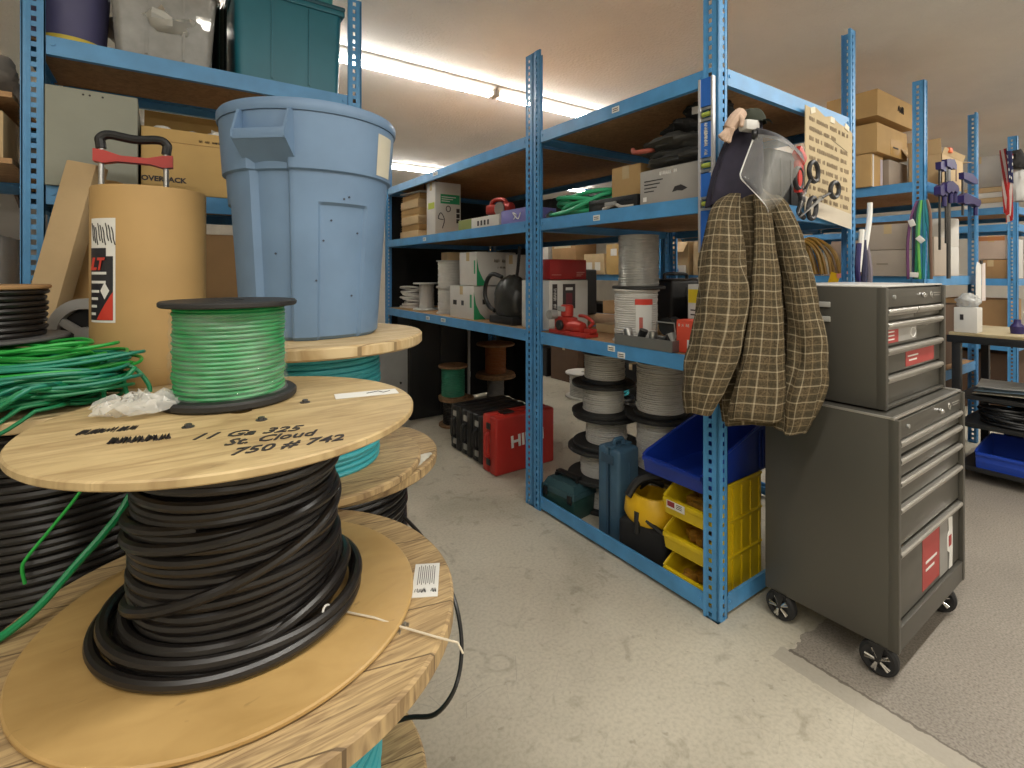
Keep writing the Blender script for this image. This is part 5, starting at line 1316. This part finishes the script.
t = tote('storage_tote', 'clear grey plastic tote of odds and ends on the top shelf of the left rack', -.195, .205, 2.62, 3.10, ZL2, .34, glassy('clear_grey_tub', (.34, .34, .32), .80, .25), ribs=2)
rl = random.Random(3)
for k in range(5): lump('contents', (rl.uniform(-.1, .1), rl.uniform(-.14, .1), .09+.04*k), (.11, .12, .06), mat(('odd_grey', 'odd_tan', 'odd_white')[k % 3], ((.25, .25, .24), (.40, .35, .28), (.55, .55, .52))[k % 3], .6), t, k+2, .5, 2, 24, 12)
tl = [o for o in t.children if o.name.startswith('contents')]
lump('contents', (.12, -.05, .36), (.05, .06, .05), mat('orange_cloth', (.60, .22, .06), .7), t, 5, .4)
lump('contents', (.02, .0, .37), (.09, .08, .05), JK[0], t, 8, .4)
fp = thing('folded_tarps', 'dark green and grey tarps folded on edge between the clear tote and the teal tote', 'tarps', (.222, 2.86, ZL2))
for k in range(3): b = B(); b.grid(lambda u, v: (.008*math.sin(14*u+k)+(.012*k-.014), -.20+.40*u, .33*v+.012*math.sin(9*u+k*2)*v), 20, 8); bmesh.ops.solidify(b.bm, geom=list(b.bm.faces), thickness=.006); b.obj('tarp', mat(('tarp_green', 'tarp_grey', 'tarp_dark')[k], ((.03, .07, .055), (.16, .19, .16), (.02, .035, .035))[k], .6), fp)
TEAL = mat('teal_plastic', (.016, .155, .22), .38, var=.06); TEAL2 = mat('light_teal_plastic', (.03, .26, .28), .38, var=.06)
tote('storage_tote', 'large teal plastic tote with lid on the top shelf above the blue bin', .258, .768, 2.625, 3.12, ZL2, .43, TEAL, taper=.93, ribs=2, lid=mat('teal_lid', (.012, .09, .13), .4))
tote('storage_tote', 'lighter teal tote stacked on top of the large teal tote', .275, .76, 2.64, 3.10, ZL2+.467, .33, TEAL2, ribs=2)
# second shelf
gp = thing('panel_stack', 'stack of flat grey-green panels standing on the second shelf behind the left post', 'panels', (-.232, 2.80, ZL1))
GP = mat('grey_green_panel', (.27, .28, .23), .65, var=.05)
for k in range(3): B().box((0, -.15+.13*k, (.385-.012*k)/2), (.285, .125, .385-.012*k), bev=.003).obj('panel', GP, gp, smooth=False)
for x in (-.03, -.01, .03): B().cyl((x, -.2128, .365), .004, .001, 8, Matrix.Rotation(PI/2, 4, 'X')).obj('hole', INK, gp)
t, d = carton('overpack_box', 'open cardboard box with black lettering on the second shelf behind the drum', -.083, .42, 2.63, 3.05, ZL1, .285, mat('golden_cardboard', (.52, .34, .12), .72, var=.07), open_flaps=[('+y', 1.2), ('+x', -.9)])
ftext(t, d, '-y', .165, .225, .030, 'OVERPACK', INK, bold=.0012, sx=1.05)
panel(t, d, '-y', .04, .98, .80, .808, mat('flap_line', (.30, .18, .06), .7)); fmarks(t, d, '-y', .52, .87, .10, .012, INK)
for k in range(4): lump('packing_paper', (-.17+.11*k, -.08+.05*(k % 2), .265), (.07, .08, .05), (WHITE, mat('grey_packing', (.33, .32, .30), .8))[k % 2], t, k+1, .5, 2, 20, 10)
# under the second shelf
t, d = carton('cardboard_box', 'brown cardboard box under the second shelf between the drum and the blue bin', .06, .42, 2.75, 3.15, .6955, .98, KRAFT3)
t, d = carton('cardboard_box', 'tan box low behind the leaning long cartons, under the second shelf', -.34, .04, 2.72, 3.1, .6955, .76, KRAFT)
st = thing('storage_stand', 'plain wooden stand under the brown cardboard box', 'stand', (.05, 2.93, 0)); B().box((0, 0, .68), (.82, .44, .03), bev=.004).obj('top', PLANK2, st)
for sx in (-1, 1):
    for sy in (-1, 1): B().box((sx*.36, sy*.18, .3325), (.05, .05, .665)).obj('leg', PLANK2, st, smooth=False)
# left bay
t, d = carton('cardboard_box', 'tan cardboard box on the shelf at the left picture edge', -.98, -.50, 2.66, 3.1, 1.9305, .18, KRAFT2)
lump('grey_sack', (-.70, 2.88, 2.18+.10), (.20, .18, .12), mat('grey_sackcloth', (.28, .25, .22), .85, var=.2, scale=15), None, 2, .25); tag(bpy.data.objects['grey_sack'], 'grey-brown sack on the shelf at the left picture edge', 'sack')
t, d = carton('white_box', 'white box on the lower shelf at the left picture edge', -.95, -.52, 2.66, 3.1, 1.2805, .36, WBOX)
wb = thing('pegboard', 'white board hung with small tools behind the left post', 'pegboard', (-.75, 3.27, .9))
b = B(); b.box((0, 0, .75), (1.1, .02, 1.5), bev=.003); b.obj('board', mat('board_white', (.55, .53, .50), .6), wb)
b = B()
for k in range(3):
    b.tube(spline([(.20-.12*k, -.02, 1.15), (.20-.12*k, -.04, 1.12), (.18-.12*k, -.04, 1.0), (.20-.12*k, -.03, .9)]), .008, 6)
b.obj('hook', mat('brown_hook', (.12, .08, .06), .5), wb)
b = B(); b.tube([(.12, -.03, .35), (.16, -.03, .75)], .012, 8); solo('yellow_rod', 'yellow rod leaning on the white board behind the left post', 'rod', b, YEL, (-.62, 3.245, .9))

# ------------------------------------------------------------------ second rack goods
GB = mat('grey_tan_cardboard', (.40, .34, .28), .7, var=.06)
R2S, R2T, R2L = 1.4685, 2.1655, .7205
t, d = carton('grey_carton', 'lower of two big grey-tan cartons on the second rack above the tool chest', 4.49, 4.93, 1.345, 1.64, R2S, .195, GB, tape=None); panel(t, d, '-x', .3, .55, .45, .5, GREYINK)
t, d = carton('grey_carton', 'upper of two big grey-tan cartons on the second rack above the tool chest', 4.49, 4.93, 1.345, 1.615, R2S+.2, .19, GB)
t, d = carton('grey_carton', 'grey-tan carton standing at the end of the second rack behind hanging clamps', 4.97, 5.27, 1.33, 1.66, R2S, .31, GB)
for k, lab_ in enumerate(('lower of two white rolls standing at the end of the second rack', 'upper of two white rolls standing at the end of the second rack')):
    t = thing('paper_roll', lab_, 'roll', (5.50, 1.48, R2S+.2405*k)); b = B(); b.lathe([(.03, 0), (.165, .0), (.168, .01), (.168, .23), (.165, .24), (.03, .24), (.03, 0)], 32, caps=False); b.obj('roll', WBOX, t); b = B(); b.lathe([(.026, .002), (.0305, .002), (.0305, .242), (.026, .242), (.026, .002)], 20, caps=False); b.obj('core', KRAFT2, t)
t, d = carton('cardboard_box', 'white-grey box at the bottom of the carton pile on top of the second rack', 4.76, 5.16, 1.56, 1.90, R2T, .235, GB)
t, d = carton('cardboard_box', 'tan carton with a taped label in the middle of the pile on the second rack', 4.50, 5.12, 1.55, 1.90, R2T+.262, .225, KRAFT); panel(t, d, '-y', .42, .80, .05, .60, mat('amber_tape', (.48, .28, .08), .5)); panel(t, d, '-y', .50, .68, .30, .36, INK, off=.001)
t, d = carton('cardboard_box', 'topmost carton with marker writing, tilted on the pile on the second rack', 4.50, 5.16, 1.53, 1.90, R2T+.53, .205, KRAFT); t.rotation_euler = (0, .03, -.05)
bq = B(); rl = random.Random(2); scribble(bq, .02, .16, .12, .06, lambda u, w: (u, -.186, w), rl, .003); bq.obj('handwriting', INK, t)
t, d = carton('cardboard_box', 'carton with white tape beside the pile, next to the cardboard notice', 4.50, 4.73, 1.59, 1.86, R2T, .255, KRAFT, tape=WHITE); panel(t, d, '-y', .1, .2, .0, 1, WHITE); panel(t, d, '-y', .75, .95, .1, .9, mat('lilac_tape', (.55, .50, .56), .5))
t, d = carton('small_box', 'small white box deeper on the second rack beside the white-taped carton', 4.50, 4.75, 1.95, 2.10, R2T, .33, WBOX)
t, d = carton('open_carton', 'wide open carton with raised flaps at the end of the second rack', 4.98, 5.52, 1.285, 1.50, R2T, .26, KRAFT2, open_flaps=[('+x', .12, .27), ('+y', 1.05, .16), ('-x', 1.35, .12), ('-y', 1.25, .05)])
panel(t, d, '-y', .62, .68, .30, .75, mat('brown_grip', (.16, .08, .03), .6)); t2, d2 = carton('small_box', 'small grey box poking out of the open carton', 5.15, 5.35, 1.31, 1.48, R2T+.006, .33, mat('grey_box', (.42, .40, .37), .7))
b = B(); b.box((0, 0, .0), (.07, .03, .04), bev=.008); solo('orange_tag', 'small orange tag on the rim of the open carton', 'tag', b, mat('orange_plastic', (.75, .14, .03), .5), (5.12, 1.275, R2T+.30))
# things on the waist shelf seen past the coat, left to right
t, d = carton('cardboard_box', 'tan box with an open triangular flap on the second rack, seen beside the coat', 4.50, 4.8, 3.24, 3.52, R2S, .35, KRAFT2, open_flaps=[('-x', -.9), ('+y', .9)])
t, d = carton('white_box', 'low white box in front of the flapped tan box on the second rack', 4.47, 4.495, 3.26, 3.48, R2S, .10, WBOX, tape=None); fmarks(t, d, '-x', .5, .5, .10, .05, mat('blue_print', (.03, .06, .35), .5))
t, d = carton('cardboard_box', 'pale tan box on the second rack nearest to the coat collar', 4.50, 4.85, 2.86, 3.18, R2S, .34, KRAFT2)
t, d = carton('cardboard_box', 'golden tall narrow box on the second rack beside the silver wire spool', 4.50, 4.8, 4.17, 4.42, R2S, .37, mat('golden_cardboard', (.52, .34, .12), .72)); panel(t, d, '-x', .3, .7, .62, .85, WHITE)
t, d = carton('cardboard_box', 'tan box with two white labels on the second rack behind the red box', 4.50, 4.8, 4.46, 4.82, R2S, .26, KRAFT2); panel(t, d, '-x', .12, .42, .15, .6, WHITE); panel(t, d, '-x', .56, .82, .2, .6, WHITE)
t, d = carton('cardboard_box', 'grey-brown carton on the second rack just above the dark red box', 4.52, 4.9, 5.0, 5.5, R2S, .44, KRAFT3); panel(t, d, '-x', .1, .8, .82, .96, mat('cream_print', (.62, .58, .40), .5))
t, d = carton('white_box', 'white and pale blue box on the second rack beside the middle post', 4.52, 4.9, 5.6, 6.05, R2S, .42, WBOX); panel(t, d, '-x', .1, .9, .1, .5, mat('pale_blue_print', (.25, .45, .60), .5))
yh = thing('yellow_hose', 'bundle of yellow-brown hose loops on the second rack right of the coat', 'hose', (4.62, 2.10, R2S))
b = B(); rl = random.Random(5)
for k in range(11):
    w_ = rl.uniform(.10, .17); x_ = rl.uniform(-.05, .08)
    b.tube(spline([(x_, -.16+.02*k-w_*.5, .012), (x_, -.14+.02*k-w_*.3, .20), (x_, -.02+.01*k, .31+rl.uniform(-.02, .02)), (x_, .10+.012*k+w_*.2, .22), (x_, .12+.012*k+w_*.5, .012)]), .012, 7)
b.obj('hose_loops', mat('ochre_hose', (.30, .17, .03), .45, var=.2), yh)
t, d = carton('cardboard_box', 'pale pink-tan box behind the yellow-brown hose', 4.85, 5.15, 1.72, 2.02, R2S, .30, mat('pinkish_card', (.52, .40, .32), .7))
b = B(); b.box((0, 0, .06), (.10, .16, .12), bev=.03, seg=3); solo('red_pouch', 'red pouch beside the yellow-brown hose on the second rack', 'pouch', b, REDP, (4.58, 2.42, R2S))
tg = thing('warning_tag', 'yellow and pink tags hanging over the second rack shelf edge near the coat', 'tag', (4.448, 1.83, R2S-.02)); b = B(); b.box((0, 0, 0), (.006, .07, .09), rot=Matrix.Rotation(.3, 4, 'X')); b.obj('yellow_tag', YEL, tg, smooth=False); b = B(); b.box((-.004, -.08, .03), (.006, .12, .035), rot=Matrix.Rotation(-.2, 4, 'X')); b.obj('pink_tag', mat('pink_tape', (.70, .25, .20), .5), tg, smooth=False)
for k, (y0_, y1_, h_, m_, lab_) in enumerate(((1.35, 1.9, .40, KRAFT3, 'brown carton on the low shelf of the second rack behind the tool chest'), (2.0, 2.6, .45, BLACKP, 'black crate on the low shelf of the second rack'), (2.7, 3.3, .38, KRAFT, 'tan carton on the low shelf of the second rack'), (3.8, 4.5, .42, KRAFT3, 'brown carton low on the rack seen through the middle bay'), (4.7, 5.4, .36, BLACKP, 'black crate low on the rack seen through the middle bay'))):
    carton('low_carton', lab_, 4.52, 5.2, y0_, y1_, R2L, h_, m_)
for k, (y0_, y1_, h_, m_, lab_) in enumerate(((2.1, 2.7, .28, KRAFT2, 'pale carton on the upper shelf of the second rack behind the rack posts'), (2.9, 3.5, .32, KRAFT, 'tan carton on the upper shelf of the second rack deep behind'))):
    carton('upper_carton', lab_, 4.52, 5.0, y0_, y1_, R2T, h_, m_)
# aisle behind the middle rack
spool('cable_reel', 'white cable reel on the floor of the aisle behind the middle rack', 4.15, 4.45, 0, .22, .17, .30, .02, WBOX, WIRE_W, .02, cat='cable reel')
ch = thing('hose_coil', 'black hose coil on the floor behind the five-high spool stack', 'hose', (3.85, 3.75, 0)); b = B()
for k in range(6): b.ring((0.01*k, 0, .02+.035*k), .22-.01*k, .26, .02, 36, 8, .03, (0, 0), k)
b.obj('hose_turns', BLACKP, ch)
tcl = thing('cable_coil', 'teal cable coil lying on the black hose coil', 'cable coil', (3.87, 3.75, .232)); b = B()
for k in range(5): b.ring((0, .01*k, .012+.02*k), .18, .21-.01*k, .012, 36, 8, .03, (0, 0), k*2)
b.obj('cable_turns', WIRE_T, tcl)

# ------------------------------------------------------------------ hanging things on the second rack's end
PURP = mat('dark_purple_plastic', (.020, .013, .10), .45, var=.2)
def clamp(label, x, y, ztop, L, w, hw, up=0):
    t = thing('bar_clamp', label, 'clamp', (x, y, ztop), 0, None)
    b = B(); b.box((0, 0, -L/2), (w, .012, L), bev=.002); b.obj('bar', mat('dark_bar', (.06, .055, .05), .45, .5), t)
    b = B(); b.prism([(-.03, -.02), (-.035, .03), (hw*.5, .045), (hw*.85, .01), (hw*.85, -.025), (hw*.6, -.03), (.03, -.02)], -.016, .016, 'y'); b.obj('fixed_jaw', PURP, t)
    b = B(); b.prism([(-.05, -.205), (-.05, -.15), (.02, -.125), (hw, -.15), (hw+.02, -.175), (hw*.9, -.21), (hw*.5, -.195), (.0, -.215)], -.020, .020, 'y'); b.obj('sliding_jaw', PURP, t)
    b = B(); b.cyl((hw*.8, -.006, -.21), .014, -.07, 10); b.obj('trigger', PURP, t)
    return t
clamp('purple bar clamp with a slim bar nearest the second rack post', 4.60, 1.20, 2.26, .60, .020, .10)
clamp('purple bar clamp with a slim bar, second from the second rack post', 4.70, 1.19, 2.29, .58, .020, .11)
clamp('purple bar clamp with a thick dark bar reaching low', 4.84, 1.21, 2.31, .86, .06, .16)
clamp('purple bar clamp with a wide jaw farthest from the second rack post', 5.10, 1.19, 2.24, .30, .025, .40)
cords = thing('lanyard_bunch', 'bunch of green, teal and purple cords hanging from the second rack post', 'cords', (4.43, 1.25, 1.45))
rl = random.Random(13)
for k, (m_, dy) in enumerate(((mat('plum_cord', (.16, .05, .15), .6), .075), (mat('dark_navy_cord', (.02, .02, .06), .6), .05), (GREENS[1], .03), (mat('lime_cord', (.15, .50, .10), .5), .015), (mat('teal_strap', (.01, .20, .25), .5), -.015), (mat('teal_strap', (.01, .20, .25)), -.035), (mat('brown_cord', (.16, .09, .06), .6), -.06))):
    b = B(); b.tube(spline([(0, dy*.4, .56), (-.02, dy*.8, .45), (-.025+rl.uniform(-.01, .01), dy+rl.uniform(-.01, .01), .25), (-.02, dy+rl.uniform(-.01, .01), .0)]), .0095, 7); b.obj('cord', m_, cords)
for z_ in (.40, .28, .03): B().box((-.045, .02+.03*math.sin(z_*20), z_), (.012, .05, .035), rot=Matrix.Rotation(z_*3, 4, 'X'), bev=.004).obj('white_tag', WHITE, cords)
ws = thing('strap_bunch', 'white and purple straps hanging at the back corner post of the middle rack', 'straps', (3.30, 1.19, 1.40))
for k, (m_, pts) in enumerate(((WHITE, [(.05, 0, .50), (.04, 0, .40), (.0, 0, .28), (-.03, 0, .22)]), (WHITE, [(-.06, 0, .34), (-.08, 0, .22), (-.11, 0, .10)]), (PURP, [(-.10, 0, .26), (-.12, 0, .12), (-.10, 0, .0)]), (mat('grey_purple_strap', (.22, .19, .22), .7), [(.0, 0, .25), (.02, -.01, .10), (.03, 0, -.02)]), (mat('dark_strap', (.03, .03, .07), .7), [(-.04, 0, .28), (-.05, -.01, .12), (-.06, 0, -.01)]))):
    b = B(); b.tube(spline(pts), .014, 7); b.obj('strap', m_, ws)
pp = thing('hanging_papers', 'white papers clipped to the far end post of the second rack', 'papers', (5.78, 1.225, 1.24)); b = B()
b.prism([(-.16, 0), (-.01, .0), (.0, .33), (-.12, .345), (-.15, .30)], 0, .004, 'y'); b.obj('sheet', WHITE, pp, smooth=False); b = B(); b.prism([(.0, .01), (.11, .01), (.10, .34), (.01, .335)], -.004, 0, 'y'); b.obj('sheet', mat('pinkish_paper', (.70, .62, .58), .7), pp, smooth=False)
b = B(); b.box((-.02, -.004, .345), (.05, .012, .03), bev=.003); b.obj('clip', BLACKP, pp)
fl = thing('flag', 'small red and white striped flag hung limp by the third rack post', 'flag', (6.45, 1.20, 2.02))
def stripes():
    m, nt, p = nodes('flag_stripes'); N, L = nt.nodes, nt.links
    uv = N.new('ShaderNodeUVMap'); sp = N.new('ShaderNodeSeparateXYZ'); L.new(uv.outputs[0], sp.inputs[0])
    a = N.new('ShaderNodeMath'); a.operation = 'MULTIPLY'; a.inputs[1].default_value = 6.5; L.new(sp.outputs[0], a.inputs[0])
    f = N.new('ShaderNodeMath'); f.operation = 'FRACT'; L.new(a.outputs[0], f.inputs[0])
    g = N.new('ShaderNodeMath'); g.operation = 'GREATER_THAN'; g.inputs[1].default_value = .5; L.new(f.outputs[0], g.inputs[0])
    x = N.new('ShaderNodeMix'); x.data_type = 'RGBA'; L.new(g.outputs[0], x.inputs[0]); x.inputs[6].default_value = (.50, .03, .03, 1); x.inputs[7].default_value = (.66, .62, .58, 1)
    L.new(x.outputs[2], p.inputs['Base Color']); p.inputs['Roughness'].default_value = .8
    return m
b = B()
b.grid(lambda u, v: (-.20+.36*u*(.45+.55*v)+.16*(1-v), -.03*math.sin(u*11+2*v)-.01, .60*v+.05*math.sin(u*5)*(1-v)), 44, 16, uv=True); bmesh.ops.solidify(b.bm, geom=list(b.bm.faces), thickness=.003)
b.obj('cloth', stripes(), fl)
b = B(); b.grid(lambda u, v: (-.20+.36*u*(.45+.55*(.5+.5*v))*.62+.16*(.5-.5*v), -.03*math.sin(u*.62*11+2*(.5+.5*v))-.017, .60*(.5+.5*v)+.05*math.sin(u*.62*5)*(.5-.5*v)), 24, 10); bmesh.ops.solidify(b.bm, geom=list(b.bm.faces), thickness=.002)
cant = b.obj('canton', mat('flag_navy', (.02, .025, .10), .8), fl)
b = B()
for i in range(5):
    for j in range(4):
        u, v = .12+.18*i, .14+.22*j
        x_, y_, z_ = (-.20+.36*u*(.45+.55*(.5+.5*v))*.62+.16*(.5-.5*v), -.03*math.sin(u*.62*11+2*(.5+.5*v))-.021, .60*(.5+.5*v)+.05*math.sin(u*.62*5)*(.5-.5*v))
        pts_ = [((.016 if q % 2 == 0 else .007)*math.sin(q*PI/5), (.016 if q % 2 == 0 else .007)*math.cos(q*PI/5)) for q in range(10)]
        b.prism([(x_+px_, z_+pz_) for px_, pz_ in pts_], y_-.002, y_+.001, 'y')
so = b.obj('stars', WHITE, cant, smooth=False); so['kind'] = 'stuff'
bgk = thing('black_pouch', 'black pouch hanging beside the striped flag at the right picture edge', 'pouch', (6.86, 1.2, 2.15)); lump('pouch', (0, 0, .44), (.16, .07, .10), JK[0], bgk, 3, .3); lump('pouch', (.10, 0, .2), (.11, .06, .20), mat('white_bag', (.50, .50, .48), .7), bgk, 6, .2)

# third rack goods
t, d = carton('cardboard_box', 'grey-pink box with an orange lid on the third rack', 7.2, 7.6, 1.34, 1.56, 1.4305+.205, .25, mat('pinkish_card', (.52, .40, .32), .7)); panel(t, d, '-x', .02, .98, .78, .96, mat('rust_print', (.42, .16, .05), .6))
t, d = carton('cardboard_box', 'brown box under the grey-pink box on the third rack', 7.2, 7.6, 1.33, 1.58, 1.4305, .198, KRAFT3)
for k, lab_ in enumerate(('lowest of four flat white boxes on the third rack top shelf', 'second of four flat white boxes on the third rack top shelf', 'third of four flat white boxes on the third rack top shelf', 'topmost of four flat white boxes on the third rack top shelf')):
    carton('flat_box', lab_, 7.2, 7.6, 1.34+.02*(k % 2), 1.7, 2.1805+.0555*k, .050, (WBOX, KRAFT2)[k % 2], tape=None)
carton('cardboard_box', 'tall grey carton on the flat white boxes of the third rack', 7.22, 7.6, 1.36, 1.75, 2.4055, .33, mat('grey_box', (.42, .40, .37)))
carton('cardboard_box', 'golden-taped white carton at the end of the third rack, right picture edge', 7.28, 7.75, 1.30, 1.325, 1.4305, .42, WBOX, tape=None)
carton('low_carton', 'rust-brown carton on the low shelf of the third rack', 7.3, 7.9, 1.34, 1.9, .7505, .45, KRAFT3)

# workbench in front of the second rack's end
wk = thing('workbench', 'black-framed workbench with wooden top at the right picture edge', 'workbench', (4.72, .20, 0))
b = B(); b.box((.40, .49, 1.052), (.80, .98, .022), bev=.003); b.obj('bench_top', wood('bench_wood', (.50, .42, .26), (.40, .32, .18), 6, (8, 1, 1), .5), wk)
b = B(); b.box((.40, .49, 1.015), (.82, 1.0, .05), bev=.004); b.obj('top_frame', BLACKP, wk)
for x in (.03, .77):
    for y in (.04, .94): B().box((x, y, .495), (.05, .05, .99), bev=.004).obj('leg', BLACKP, wk)
for z_ in (.60, .40, .09): B().box((.40, .49, z_), (.74, .90, .03), bev=.004).obj('shelf', mat('black_shelf', (.015, .015, .015), .5), wk)
jb = thing('white_box', 'white carton with a clear bag on top, on the workbench beside the tool chest', 'box', (4.80, 1.09, 1.064)); b = B(); b.box((0, 0, .09), (.13, .13, .18), bev=.006); b.obj('carton_body', WBOX, jb); lump('clear_bag', (0, 0, .225), (.06, .06, .055), glassy('cloudy_bag', (.6, .6, .58), .6, .2), jb, 4, .3)
b = B(); b.box((-.066, .02, .11), (.002, .02, .04)); b.obj('printed_panel', INK, jb, smooth=False)
b = B(); b.lathe([(0, 0), (.035, 0), (.04, .05), (.02, .075), (.018, .10), (0, .10)], 20); solo('purple_bottle', 'small dark purple bottle on the workbench', 'bottle', b, PURP, (4.95, .86, 1.0645))
b = B(); b.box((0, 0, .05), (.14, .12, .10), bev=.01); solo('pink_block', 'pinkish block beside the purple bottle on the workbench', 'block', b, mat('pinkish_card', (.52, .40, .32)), (5.1, .72, 1.0645))
for k, lab_ in enumerate(('lowest bundle of papers on the workbench middle shelf', 'middle bundle of papers on the workbench middle shelf', 'topmost bundle of papers on the workbench middle shelf')):
    b = B(); b.grid(lambda u, v: (-.15+.30*u, -.34+.68*v, .012+.022*math.sin(3*v+k)*math.sin(2*u+1)), 10, 14); bmesh.ops.solidify(b.bm, geom=list(b.bm.faces), thickness=.012)
    solo('paper_bundle', lab_, 'papers', b, (mat('cream_paper', (.62, .57, .45), .7), mat('pale_blue_paper', (.35, .48, .58), .7), WHITE)[k], (4.90+.02*k, .72, .618+.036*k), .05*k)
for k, (lab_, m_, x_, y_) in enumerate((('black cable loops on the shelf below the workbench papers', BLACKP, 4.93, .86), ('teal cable loops next to the black loops under the workbench papers', WIRE_T, 5.02, .46))):
    t = thing('cable_coil', lab_, 'cable coil', (x_, y_, .416)); b = B()
    for q in range(7): b.ring((.01*(q % 2), .008*q, .013+.018*q), .15, .19-.008*q, .010, 32, 7, .04, (0, .05*(q % 3)), q*1.3, 0, .0105)
    b.obj('cable_turns', m_, t)
bl = hopper('storage_bin', 'bright blue open bin on the bottom shelf of the workbench', 4.76, 5.20, .35, 1.04, .1055, .16, mat('bright_blue_bin', (.015, .06, .42), .4), lip=.7, slope=.6); B().box((-.013, -.24, .05), (.002, .12, .045)).obj('label', WHITE, bl, smooth=False)
hopper('storage_bin', 'dark blue open bin behind the bright blue one on the workbench bottom shelf', 5.22, 5.44, .42, .98, .1055, .24, mat('deep_blue_bin', (.008, .035, .30)))
for nm_, x0_, x1_, y0_, y1_, z_, h_, m_, lab_ in (('floor_carton', 4.9, 5.75, 1.36, 2.0, .0005, .60, mat('dark_brown_card', (.10, .055, .03), .8), 'big dark brown carton added to darken the floor under the end of the second rack'),
    ('low_carton', 5.26, 5.80, 1.36, 1.95, R2L, .50, mat('dark_brown_card', (.10, .055, .03)), 'dark brown carton added to darken the low shelf at the end of the second rack'),
    ('floor_carton', 7.35, 8.3, 1.35, 2.2, .0005, .62, mat('dark_brown_card', (.10, .055, .03)), 'dark brown carton added to darken the floor under the third rack')):
    carton(nm_, lab_, x0_, x1_, y0_, y1_, z_, h_, m_)  # dark cartons added to darken the open space behind the bench
b = B(); b.box((0, 0, .04), (.12, .10, .08), bev=.01); solo('yellow_box', 'yellow box in the bright blue bin', 'box', b, YEL, (4.95, .52, .112))

# ------------------------------------------------------------------ world, camera, view
w = bpy.data.worlds.new('world'); scn.world = w; w.use_nodes = True
w.node_tree.nodes['Background'].inputs['Color'].default_value = (.9, .9, 1, 1)
w.node_tree.nodes['Background'].inputs['Strength'].default_value = .05
cam = bpy.data.cameras.new('camera'); co = bpy.data.objects.new('camera', cam); col.objects.link(co)
cam.sensor_width = 36; cam.lens = 36*500/1024; cam.shift_y = -112/1024; cam.clip_start = .02
co.location = (0, 0, 1.5); co.rotation_euler = (PI/2, 0, -math.atan(348/500))
scn.camera = co
scn.cycles.max_bounces = 8; scn.cycles.diffuse_bounces = 5; scn.cycles.transparent_max_bounces = 16
scn.cycles.use_denoising = True
scn.view_settings.view_transform = 'Standard'; scn.view_settings.look = 'None'; scn.view_settings.gamma = 1
scn.view_settings.use_curve_mapping = False; scn.view_settings.exposure = 0.10
